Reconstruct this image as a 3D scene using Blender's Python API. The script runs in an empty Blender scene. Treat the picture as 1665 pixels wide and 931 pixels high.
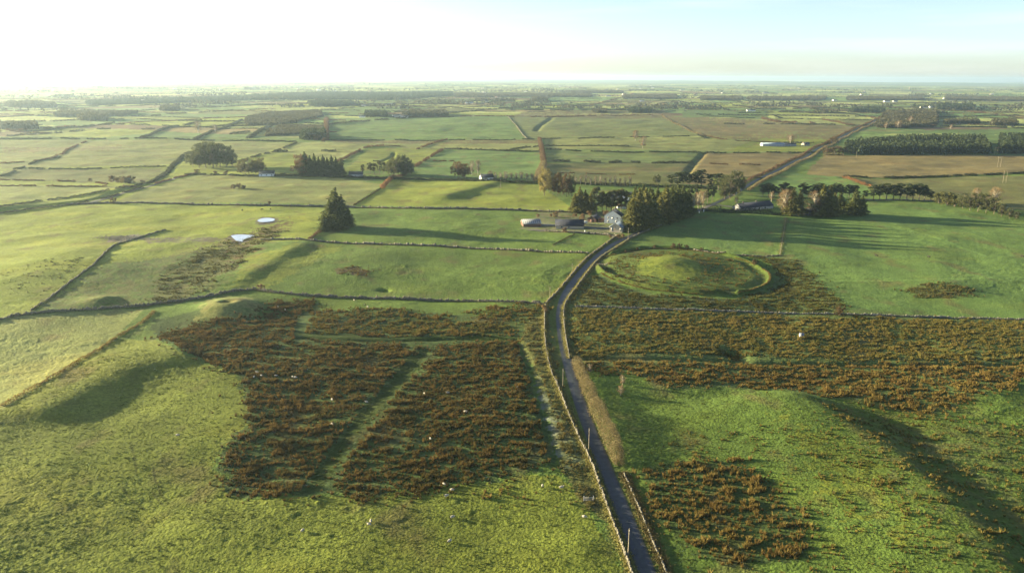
import bpy, math, random
import numpy as np
from mathutils import Matrix, Vector
R = math.radians
S = bpy.context.scene
C = S.collection
# ------------------------------------------------------------------ camera, sky, sun, exposure
CAM_H, FPX, CX, CY = 100.0, 1282.0, 832.5, 465.5
PITCH = math.atan((CY - 125.0) / FPX); ROLL = R(0.35)
cam = bpy.data.objects.new('camera', bpy.data.cameras.new('camera')); C.objects.link(cam); S.camera = cam
cam.data.sensor_width = 36; cam.data.lens = 36 * FPX / 1665; cam.data.clip_end = 90000; cam.data.clip_start = 1
CM = Matrix.Translation((0, 0, CAM_H)) @ Matrix.Rotation(R(90) - PITCH, 4, 'X') @ Matrix.Rotation(ROLL, 4, 'Z')
cam.matrix_world = CM
SUN_AZ, SUN_EL = R(162.0), R(9.0)          # direction towards the sun, measured from +X
SUN_DIR = Vector((math.cos(SUN_AZ) * math.cos(SUN_EL), math.sin(SUN_AZ) * math.cos(SUN_EL), math.sin(SUN_EL)))
W = bpy.data.worlds.new("World"); S.world = W; W.use_nodes = True
nt = W.node_tree; sky = nt.nodes.new('ShaderNodeTexSky'); sky.sky_type = 'NISHITA'; sky.sun_disc = False
sky.sun_elevation = SUN_EL; sky.sun_rotation = R(90) - SUN_AZ; sky.altitude = 100; sky.air_density = 0.5; sky.dust_density = 1.0; sky.ozone_density = 0.4
bg = nt.nodes['Background']; bg.inputs[1].default_value = 0.064; 
_tc = nt.nodes.new('ShaderNodeTexCoord'); _mp = nt.nodes.new('ShaderNodeMapping'); _mp.inputs['Scale'].default_value = (2.2, 2.2, 34); _cn = nt.nodes.new('ShaderNodeTexNoise'); _cn.inputs['Scale'].default_value = 1.6; _cn.inputs['Detail'].default_value = 6
_cr = nt.nodes.new('ShaderNodeMapRange'); _cr.inputs[1].default_value = .5; _cr.inputs[2].default_value = .75; _cr.inputs[3].default_value = 0; _cr.inputs[4].default_value = .22; _cm = nt.nodes.new('ShaderNodeMix'); _cm.data_type = 'RGBA'; _cm.inputs[7].default_value = (4.6, 4.7, 4.6, 1)
nt.links.new(_tc.outputs['Generated'], _mp.inputs[0]); nt.links.new(_mp.outputs[0], _cn.inputs[0]); nt.links.new(_cn.outputs[0], _cr.inputs[0]); nt.links.new(_cr.outputs[0], _cm.inputs[0]); nt.links.new(sky.outputs[0], _cm.inputs[6]); nt.links.new(_cm.outputs[2], bg.inputs[0])
sl = bpy.data.lights.new('sun', 'SUN'); sl.energy = 5.0; sl.angle = R(0.5); sl.color = (1.0, 0.84, 0.50)
so = bpy.data.objects.new('sun', sl); C.objects.link(so); so.rotation_euler = SUN_DIR.to_track_quat('Z', 'Y').to_euler()
S.view_settings.view_transform = 'Standard'; S.view_settings.look = 'None'; S.view_settings.exposure = 2.36; S.view_settings.gamma = 1
HAZE_D = 0.55e-4
S.render.engine = 'CYCLES'; S.cycles.use_denoising = True; S.cycles.max_bounces = 4; S.cycles.diffuse_bounces = 2; S.cycles.volume_bounces = 1; S.cycles.transparent_max_bounces = 6

rng = np.random.default_rng(7); random.seed(7)
# ------------------------------------------------------------------ noise
def _hash(ix, iy, s):
    h = (ix.astype(np.int64) * 374761393 + iy.astype(np.int64) * 668265263 + s * 1442695040888963) & 0xFFFFFFFF
    h = ((h ^ (h >> 13)) * 1274126177) & 0xFFFFFFFF
    return h ^ (h >> 16)
def noise(x, y, s=0):
    x = np.asarray(x, float); y = np.asarray(y, float)
    ix = np.floor(x); iy = np.floor(y); fx = x - ix; fy = y - iy
    ux = fx * fx * (3 - 2 * fx); uy = fy * fy * (3 - 2 * fy)
    def g(a, b):
        t = _hash(ix + a, iy + b, s).astype(float) * (2 * math.pi / 4294967296.0)
        return np.cos(t) * (fx - a) + np.sin(t) * (fy - b)
    a = g(0, 0); b = g(1, 0); c = g(0, 1); d = g(1, 1)
    return ((a + (b - a) * ux) + ((c + (d - c) * ux) - (a + (b - a) * ux)) * uy) * 1.45
def fbm(x, y, s=0, o=4, g=0.5):
    t = 0; a = 1.0
    for i in range(o):
        t = t + a * noise(x * 2 ** i + 17.3 * i, y * 2 ** i - 9.1 * i, s + i); a *= g
    return t
def ss(a, b, x):
    t = np.clip((x - a) / (b - a), 0, 1); return t * t * (3 - 2 * t)
# ------------------------------------------------------------------ a place on the ground seen at a point of the survey picture
M3 = np.array(CM.to_3x3())
def ray(px, py):
    d = M3 @ np.array([px - CX, -(py - CY), -FPX]); return d
def G(px, py, z=0.0):
    d = ray(px, py); t = (CAM_H - z) / -d[2]; return (d[0] * t, d[1] * t)
def seg_dist(x, y, pts):
    """distance to a polyline, arclength fraction and side (positive = right of its direction)"""
    best = np.full(x.shape, 1e9); side = np.zeros(x.shape); par = np.zeros(x.shape)
    for i in range(len(pts) - 1):
        ax, ay = pts[i][:2]; bx, by = pts[i + 1][:2]; dx, dy = bx - ax, by - ay; L2 = dx * dx + dy * dy + 1e-9
        t = np.clip(((x - ax) * dx + (y - ay) * dy) / L2, 0, 1)
        qx = x - ax - t * dx; qy = y - ay - t * dy; d = np.hypot(qx, qy); m = d < best
        best = np.where(m, d, best); side = np.where(m, np.sign(qx * dy - qy * dx), side); par = np.where(m, i + t, par)
    return best, side, par
def near(x, y, pts, pad):
    a = np.array([p[:2] for p in pts]); return np.nonzero((x > a[:, 0].min() - pad) & (x < a[:, 0].max() + pad) & (y > a[:, 1].min() - pad) & (y < a[:, 1].max() + pad))[0]
def dens(pts, step):
    out = []
    for i in range(len(pts) - 1):
        a = np.array(pts[i], float); b = np.array(pts[i + 1], float); n = max(1, int(np.linalg.norm(b - a) / step))
        for k in range(n): out.append(tuple(a + (b - a) * k / n))
    out.append(tuple(pts[-1])); return out
def smooth(pts, it=2):
    for _ in range(it):
        q = [pts[0]]
        for a, b in zip(pts[:-1], pts[1:]):
            a = np.array(a); b = np.array(b); q += [tuple(a * .75 + b * .25), tuple(a * .25 + b * .75)]
        q.append(pts[-1]); pts = q
    return pts
Gl = lambda L: [G(*p) for p in L]
# ---- relief: (crest, height, reach towards the sun, reach away from it)
RIDGES = [(Gl(p), h, a, b) for p, h, a, b in [
    ([(40, 700), (80, 670), (140, 632), (210, 603), (290, 583), (330, 575)], 2.2, 24, 10),
    ([(1700, 1060), (1650, 970), (1590, 890), (1505, 805), (1435, 745), (1360, 692), (1300, 660), (1240, 625)], 3.0, 36, 10),
    ([(355, 482), (410, 445), (478, 405), (510, 385)], 2.1, 24, 9),
    ([(690, 337), (730, 319), (790, 303), (830, 290)], 2.2, 25, 11),
    ([(138, 503), (166, 491), (195, 478)], 1.8, 9, 4), ([(960, 950), (940, 890), (925, 850)], 0.5, 12, 5),
    ([(0, 800), (80, 755), (170, 720)], .5, 16, 8), ([(20, 900), (140, 860), (260, 840)], .5, 14, 7),
    ([(860, 470), (890, 440), (925, 425)], .8, 14, 5), ([(20, 255), (60, 262)], 3, 30, 14), ([(90, 257), (150, 252)], 3.5, 40, 14), ([(185, 246), (240, 244)], 3.5, 40, 14),
    ([(262, 262), (285, 256)], 3, 30, 12), ([(700, 214), (725, 204)], 6, 80, 25), ([(765, 208), (775, 198)], 6, 60, 25), ([(535, 205), (560, 194)], 7, 60, 40), ([(640, 205), (690, 200)], 5, 60, 20),
    ([(1175, 194), (1200, 192)], 8, 80, 30), ([(430, 262), (460, 250)], 4, 30, 18), ([(970, 396), (1010, 388)], 0.6, 8, 4)]]
BUMPS = [(G(px, py), h, r) for px, py, h, r in [
    (235, 652, -.8, 12), (190, 672, -.7, 13), (372, 500, 4.0, 13), (370, 498, -2.2, 3.4), (450, 505, -1.2, 14), (1085, 436, 3.0, 18), (1090, 442, 1.6, 34),
    (1275, 462, -1.2, 12), (625, 468, -1.8, 2.6), (1190, 573, -2.4, 4.0), (1205, 582, -1.6, 3), (1280, 525, -1.3, 5), (1510, 560, -1.0, 8), (1450, 690, -0.8, 12),
    (1540, 470, 0.8, 14), (80, 430, 2.5, 50), (1600, 640, 1.5, 25), (560, 430, 1.0, 30), (340, 850, 0.8, 14), (480, 800, 1.0, 9)]]
for _ in range(26):
    px, py = random.uniform(0, 960), random.uniform(790, 925); BUMPS.append((G(px, py), random.uniform(-.16, -.06), random.uniform(.5, 1.2)))
for px, py in [(608, 808), (520, 818), (562, 826), (585, 830), (655, 843), (740, 815), (765, 830), (232, 868), (210, 906), (535, 872), (478, 838), (762, 846)]:
    BUMPS.append((G(px, py), 0.16, 0.9)); BUMPS.append((G(px + 6, py + 1), -0.10, 1.2))
RING = [(1179, 478), (1144, 479), (1106, 476), (1068, 472), (1041, 468), (1002, 457), (981, 447), (972, 439), (970, 430), (977, 420), (998, 414), (1023, 408), (1056, 404), (1095, 404), (1133, 408), (1171, 413), (1206, 421), (1229, 430), (1248, 441), (1254, 454), (1240, 465), (1222, 473), (1200, 476)]
RINGW = smooth(Gl(RING))
DITCH = [(smooth(Gl(p)), h, r) for p, h, r in [([(840, 553), (852, 575), (872, 625), (882, 670), (893, 715), (908, 755)], -.75, 1.7), ([(486, 546), (600, 551), (740, 548), (838, 552)], -.9, 1.5),
    ([(931, 583), (1000, 584), (1110, 586), (1200, 588), (1428, 591), (1665, 591), (1750, 592)], -1.3, 1.5), ([(690, 570), (640, 625), (580, 690), (530, 755), (505, 800)], -.25, 2.4),
    ([(300, 255), (284, 270), (266, 288), (240, 300), (196, 310), (139, 327), (77, 333), (0, 343)], -1.6, 3.5), ([(1145, 248), (1132, 260), (1122, 275), (1107, 286)], -2.2, 4),
    ([(1371, 288), (1460, 290), (1560, 287), (1665, 283), (1740, 281)], -2.2, 3.5), ([(620, 262), (640, 254), (641, 247)], -1.4, 3), ([(898, 191), (880, 203), (872, 212)], -2.5, 6)]]
ROAD_PX = [(1075, 985), (1053, 931), (1022, 850), (991, 775), (962, 705), (940, 645), (923, 590), (912, 540), (911, 508), (918, 482), (935, 455), (955, 434), (972, 418), (989, 404), (1010, 392), (1043, 378), (1078, 364), (1112, 350), (1140, 339), (1168, 328), (1192, 316), (1214, 302), (1238, 289), (1268, 275), (1302, 257), (1332, 240), (1366, 224), (1395, 210), (1415, 200), (1436, 190), (1470, 178)]
ROADW = [p for p in smooth(Gl(ROAD_PX), 2)]
ROADD = dens(ROADW, 4.0)
def H0(x, y):
    x = np.asarray(x, float); y = np.asarray(y, float); r = np.hypot(x, y)
    z = 1.35 * fbm(x / 95, y / 95, 3, 3) * ss(60, 200, r) + .45 * fbm(x / 34, y / 34, 33, 2) * ss(60, 200, r) + 1.2 * noise(x / 130, y / 110, 36) * ss(450, 800, r) + 2.2 * fbm(x / 420, y / 420, 8, 2) * ss(500, 1200, r) + 9 * fbm(x / 1700, y / 1700, 5, 3) * ss(2500, 6000, r)
    z = z + 42 * np.maximum(0, fbm(x / 5200 + 4.2, y / 5200, 12, 3)) * ss(9000, 19000, r)
    for pts, h, a, b in RIDGES:
        i = near(x, y, pts, a * 3)
        if len(i):
            d, s, t = seg_dist(x[i], y[i], pts)
            w = np.where(s > 0, b, a); n = len(pts) - 1; e = ss(0, .9, t) * ss(n, n - .9, t)
            z[i] += h * np.exp(-(d / w) ** 2) * e
    for (bx, by), h, rr in BUMPS:
        i = np.nonzero((abs(x - bx) < rr * 3) & (abs(y - by) < rr * 3))[0]
        z[i] += h * np.exp(-((x[i] - bx) ** 2 + (y[i] - by) ** 2) / rr ** 2)
    i = near(x, y, RINGW, 30)
    if len(i):
        d, s, t = seg_dist(x[i], y[i], RINGW); inside = pip(x[i], y[i], RINGW)
        sd = np.where(inside, -d, d)
        z[i] += (1.15 + .5 * noise(x[i] / 5, y[i] / 5, 44)) * np.exp(-(d / 1.15) ** 2) - .7 * np.exp(-((sd - 5) / 3) ** 2) - .5 * np.exp(-((sd + 4) / 3) ** 2) + .6 * ss(12, -6, sd)
    for pts, h, rr in DITCH:
        i = near(x, y, pts, rr * 3)
        if len(i):
            d, s, t = seg_dist(x[i], y[i], pts); z[i] += h * np.exp(-(d / rr) ** 2)
    return z
def pip(x, y, poly):
    ins = np.zeros(x.shape, bool); n = len(poly)
    for k in range(n):
        ax, ay = poly[k][:2]; bx, by = poly[(k + 1) % n][:2]
        if ay == by: continue
        c = ((ay > y) != (by > y)) & (x < (bx - ax) * (y - ay) / (by - ay) + ax); ins ^= c
    return ins
_rp = np.array(ROADD); ROADZ = H0(_rp[:, 0], _rp[:, 1])
for _ in range(30): ROADZ[1:-1] = .25 * ROADZ[:-2] + .5 * ROADZ[1:-1] + .25 * ROADZ[2:]
def Hm(x, y):
    """ground without its tussocks"""
    x = np.atleast_1d(np.asarray(x, float)); y = np.atleast_1d(np.asarray(y, float)); z = H0(x, y)
    for k in range(0, len(ROADD) - 1, 24):
        pts = ROADD[k:k + 25]; i = near(x, y, pts, 9)
        if not len(i): continue
        d, s, t = seg_dist(x[i], y[i], pts); zz = np.interp(k + t, np.arange(len(ROADZ)), ROADZ)
        ok = (d < 9); f = ss(7.5, 3.2, d) * ok; z[i] = z[i] * (1 - f) + zz * f
    return z
def Hs(x, y): return float(Hm(x, y)[0])
_pc = {}
def P(px, py):
    if (px, py) in _pc: return _pc[(px, py)]
    z = 0.0
    for _ in range(7):
        x, y = G(px, py, z); z = .5 * z + .5 * Hs(x, y)
    x, y = G(px, py, z); r = (x, y, Hs(x, y)); _pc[(px, py)] = r; return r
def Pl(L): return [P(*p) for p in L]
# ------------------------------------------------------------------ mesh and naming helpers
def mk(name, V, F, mat, parent=None, col=None, smooth_=False, loc=None):
    V = np.asarray(V, np.float32); F = np.asarray(F, np.int32)
    if loc is not None and parent is None: V = V - np.asarray(loc, np.float32)
    me = bpy.data.meshes.new(name); k = F.shape[1]; n = len(F)
    me.vertices.add(len(V)); me.vertices.foreach_set('co', V.ravel()); me.loops.add(n * k); me.loops.foreach_set('vertex_index', F.ravel())
    me.polygons.add(n); me.polygons.foreach_set('loop_start', np.arange(n, dtype=np.int32) * k); me.polygons.foreach_set('loop_total', np.full(n, k, np.int32))
    me.update(calc_edges=True)
    if smooth_: me.polygons.foreach_set('use_smooth', np.ones(n, bool))
    if col is not None:
        a = me.color_attributes.new('Col', 'FLOAT_COLOR', 'POINT'); c = np.ones((len(V), 4), np.float32); c[:, :3] = col; a.data.foreach_set('color', c.ravel())
    me.materials.append(mat); o = bpy.data.objects.new(name, me); C.objects.link(o)
    if loc is not None and parent is None: o.location = loc
    if parent: o.parent = parent
    return o
def tag(o, label=None, cat=None, group=None, kind=None):
    for k, v in (('label', label), ('category', cat), ('group', group), ('kind', kind)):
        if v: o[k] = v
    return o
def empty(name, loc, rz=0, sc=1, **k):
    o = bpy.data.objects.new(name, None); C.objects.link(o); o.location = loc; o.rotation_euler = (0, 0, rz); o.scale = (sc, sc, sc) if not hasattr(sc, '__len__') else sc
    return tag(o, **k)
def dup(t, loc, rz, sc, **k):
    o = t.copy(); C.objects.link(o); o.location = loc; o.rotation_euler = (0, 0, rz); o.scale = sc
    for ch in t.children:
        c = ch.copy(); C.objects.link(c); c.parent = o
        for g in ch.children:
            d = g.copy(); C.objects.link(d); d.parent = c
    return tag(o, **k)
ORD = 'first second third fourth fifth sixth seventh eighth ninth tenth eleventh twelfth thirteenth fourteenth fifteenth sixteenth seventeenth eighteenth nineteenth twentieth'.split()
# ------------------------------------------------------------------ materials
def mat(name, col=(.5, .5, .5), rough=.9, spec=.2, attr=False, var=.25, scale=1.0, bump=0, bscale=3, trans=0, extra=None, metal=0):
    m = bpy.data.materials.new(name); m.use_nodes = True; n = m.node_tree.nodes; l = m.node_tree.links; b = n['Principled BSDF']
    b.inputs['Roughness'].default_value = rough; b.inputs['Specular IOR Level'].default_value = spec; b.inputs['Metallic'].default_value = metal
    geo = n.new('ShaderNodeNewGeometry'); nz = n.new('ShaderNodeTexNoise'); nz.inputs['Scale'].default_value = scale; nz.inputs['Detail'].default_value = 4
    l.new(geo.outputs['Position'], nz.inputs['Vector'])
    mr = n.new('ShaderNodeMapRange'); mr.inputs[1].default_value = .3; mr.inputs[2].default_value = .7; mr.inputs[3].default_value = 1 - var; mr.inputs[4].default_value = 1 + var; l.new(nz.outputs[0], mr.inputs[0])
    mx = n.new('ShaderNodeVectorMath'); mx.operation = 'SCALE'; l.new(mr.outputs[0], mx.inputs['Scale'])
    if attr:
        at = n.new('ShaderNodeAttribute'); at.attribute_name = 'Col'; l.new(at.outputs['Color'], mx.inputs[0])
    else: mx.inputs[0].default_value = col
    l.new(mx.outputs[0], b.inputs['Base Color'])
    if bump:
        nb = n.new('ShaderNodeTexNoise'); nb.inputs['Scale'].default_value = bscale; nb.inputs['Detail'].default_value = 5; l.new(geo.outputs['Position'], nb.inputs['Vector'])
        bp = n.new('ShaderNodeBump'); bp.inputs['Strength'].default_value = 1; bp.inputs['Distance'].default_value = bump; l.new(nb.outputs[0], bp.inputs['Height']); l.new(bp.outputs[0], b.inputs['Normal'])
    if trans:
        t = n.new('ShaderNodeBsdfTranslucent'); l.new(mx.outputs[0], t.inputs[0]); ms = n.new('ShaderNodeMixShader'); ms.inputs[0].default_value = trans
        l.new(b.outputs[0], ms.inputs[1]); l.new(t.outputs[0], ms.inputs[2]); l.new(ms.outputs[0], n['Material Output'].inputs[0])
    return m
M_ground = mat('meadow', attr=True, var=.25, scale=.9, bump=.30, bscale=1.5, rough=1, spec=.1)
M_leaf = mat('foliage', attr=True, var=.25, scale=.5, trans=.36, spec=.15, rough=.8)
M_rush = mat('rushes', attr=True, var=.2, scale=.6, trans=.3, spec=.1)
M_bark = mat('bark', (.16, .13, .10), var=.3, scale=2); M_palebark = mat('pale_bark', (.42, .38, .30), scale=2)
M_stone = mat('limestone', (.15, .14, .11), var=.45, scale=1.6, bump=.05, bscale=6)
M_road = mat('asphalt', attr=True, var=.3, scale=.7, bump=.01, bscale=20, rough=.6, spec=.3)
M_track = mat('gravel', (.13, .125, .105), var=.3, scale=1.2, bump=.03, bscale=6)
M_yard = mat('concrete_yard', (.085, .095, .11), var=.35, scale=.35, rough=.95)
M_white = mat('whitewash', (.80, .80, .77), var=.05, scale=.6); M_cream = mat('pebbledash', (.42, .36, .27), var=.12, scale=2)
M_slate = mat('slate', (.036, .042, .058), var=.3, scale=1.5, rough=.85, spec=.2); M_tin = mat('dark_tin', (.024, .028, .045), var=.25, scale=.4, rough=.8, spec=.2)
M_grey = mat('grey_metal', (.35, .37, .40), var=.1, rough=.5, spec=.5); M_brown = mat('rusty_tin', (.12, .07, .055), var=.4, scale=.8)
M_glass = mat('window_glass', (.03, .04, .05), var=.1, rough=.1, spec=.6); M_wood = mat('weathered_wood', (.26, .21, .15), var=.2, scale=3)
M_wool = mat('wool', (.38, .35, .29), var=.1, scale=5); M_face = mat('dark_wool', (.06, .05, .045), var=.2); M_hide = mat('black_hide', (.022, .02, .02), var=.2)
M_tan = mat('tan_hide', (.30, .18, .10), var=.2)
M_water = mat('still_water', (.03, .035, .035), var=.1, rough=.06, spec=1.0)
M_skywater = mat('sky_pale_water', (.40, .46, .54), var=.12, scale=.3, rough=.12, spec=.8)  # pale base colour paints the sky's reflection on the ponds
# ------------------------------------------------------------------ land cover (albedo of what grows there; some fields toned for view and light)
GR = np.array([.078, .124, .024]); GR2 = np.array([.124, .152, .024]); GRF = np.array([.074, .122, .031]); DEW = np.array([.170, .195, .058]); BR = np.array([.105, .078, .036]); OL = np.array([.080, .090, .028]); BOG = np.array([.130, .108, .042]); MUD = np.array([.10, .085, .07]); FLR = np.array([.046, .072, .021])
# far fields: a tree of cuts
class Cut: pass
HEDGE_EDGES = []
def split(poly, depth, rr, size):
    c = Cut(); P_ = np.array(poly); cx, cy = P_.mean(0); d = math.hypot(cx, cy)
    A = .5 * abs(np.dot(P_[:, 0], np.roll(P_[:, 1], 1)) - np.dot(P_[:, 1], np.roll(P_[:, 0], 1)))
    target = size(cx, cy)
    if depth > 13 or A < target * rr.uniform(.8, 2.2):
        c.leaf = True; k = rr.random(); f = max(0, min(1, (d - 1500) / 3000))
        base = GRF if k < .28 else GR2 if k < .48 else DEW * (1.0 + .35 * f) if k < .80 else OL if k < .86 else BOG * .9 if k < .95 else BR  # dew fields lightened with distance to raise the luminous far band
        c.col = base * rr.uniform(.85, 1.5); c.poly = poly; return c
    c.leaf = False; ang = R(-14) + rr.uniform(-.16, .16) + .18 * math.sin(cx / 900)
    ax = np.array([math.cos(ang), math.sin(ang)]); ay = np.array([-ax[1], ax[0]])
    wx = np.ptp(P_ @ ax); wy = np.ptp(P_ @ ay); n = ax if wx * rr.uniform(.6, 1.1) > wy else ay
    pr = P_ @ n; t = pr.min() + (pr.max() - pr.min()) * rr.uniform(.36, .64); c.n = n; c.t = t
    L, Rr, E = [], [], []
    for i in range(len(poly)):
        a = P_[i]; b = P_[(i + 1) % len(poly)]; sa = a @ n - t; sb = b @ n - t
        (L if sa < 0 else Rr).append(tuple(a))
        if sa * sb < 0:
            q = tuple(a + (b - a) * sa / (sa - sb)); L.append(q); Rr.append(q); E.append(q)
    if len(E) == 2: HEDGE_EDGES.append((E[0], E[1], depth))
    c.a = split(L, depth + 1, rr, size); c.b = split(Rr, depth + 1, rr, size); return c
def paint(c, x, y, out, idx):
    if not len(idx): return
    if c.leaf:
        out[idx] = c.col; return
    s = x[idx] * c.n[0] + y[idx] * c.n[1] < c.t; paint(c.a, x, y, out, idx[s]); paint(c.b, x, y, out, idx[~s])
FAR = split([(-9000, 1330), (9000, 1330), (9000, 13000), (-9000, 13000)], 0, np.random.default_rng(21), lambda x, y: 12500 * (1 + max(0, (math.hypot(x, y) - 1300) / 2000) ** 1.4))
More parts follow.
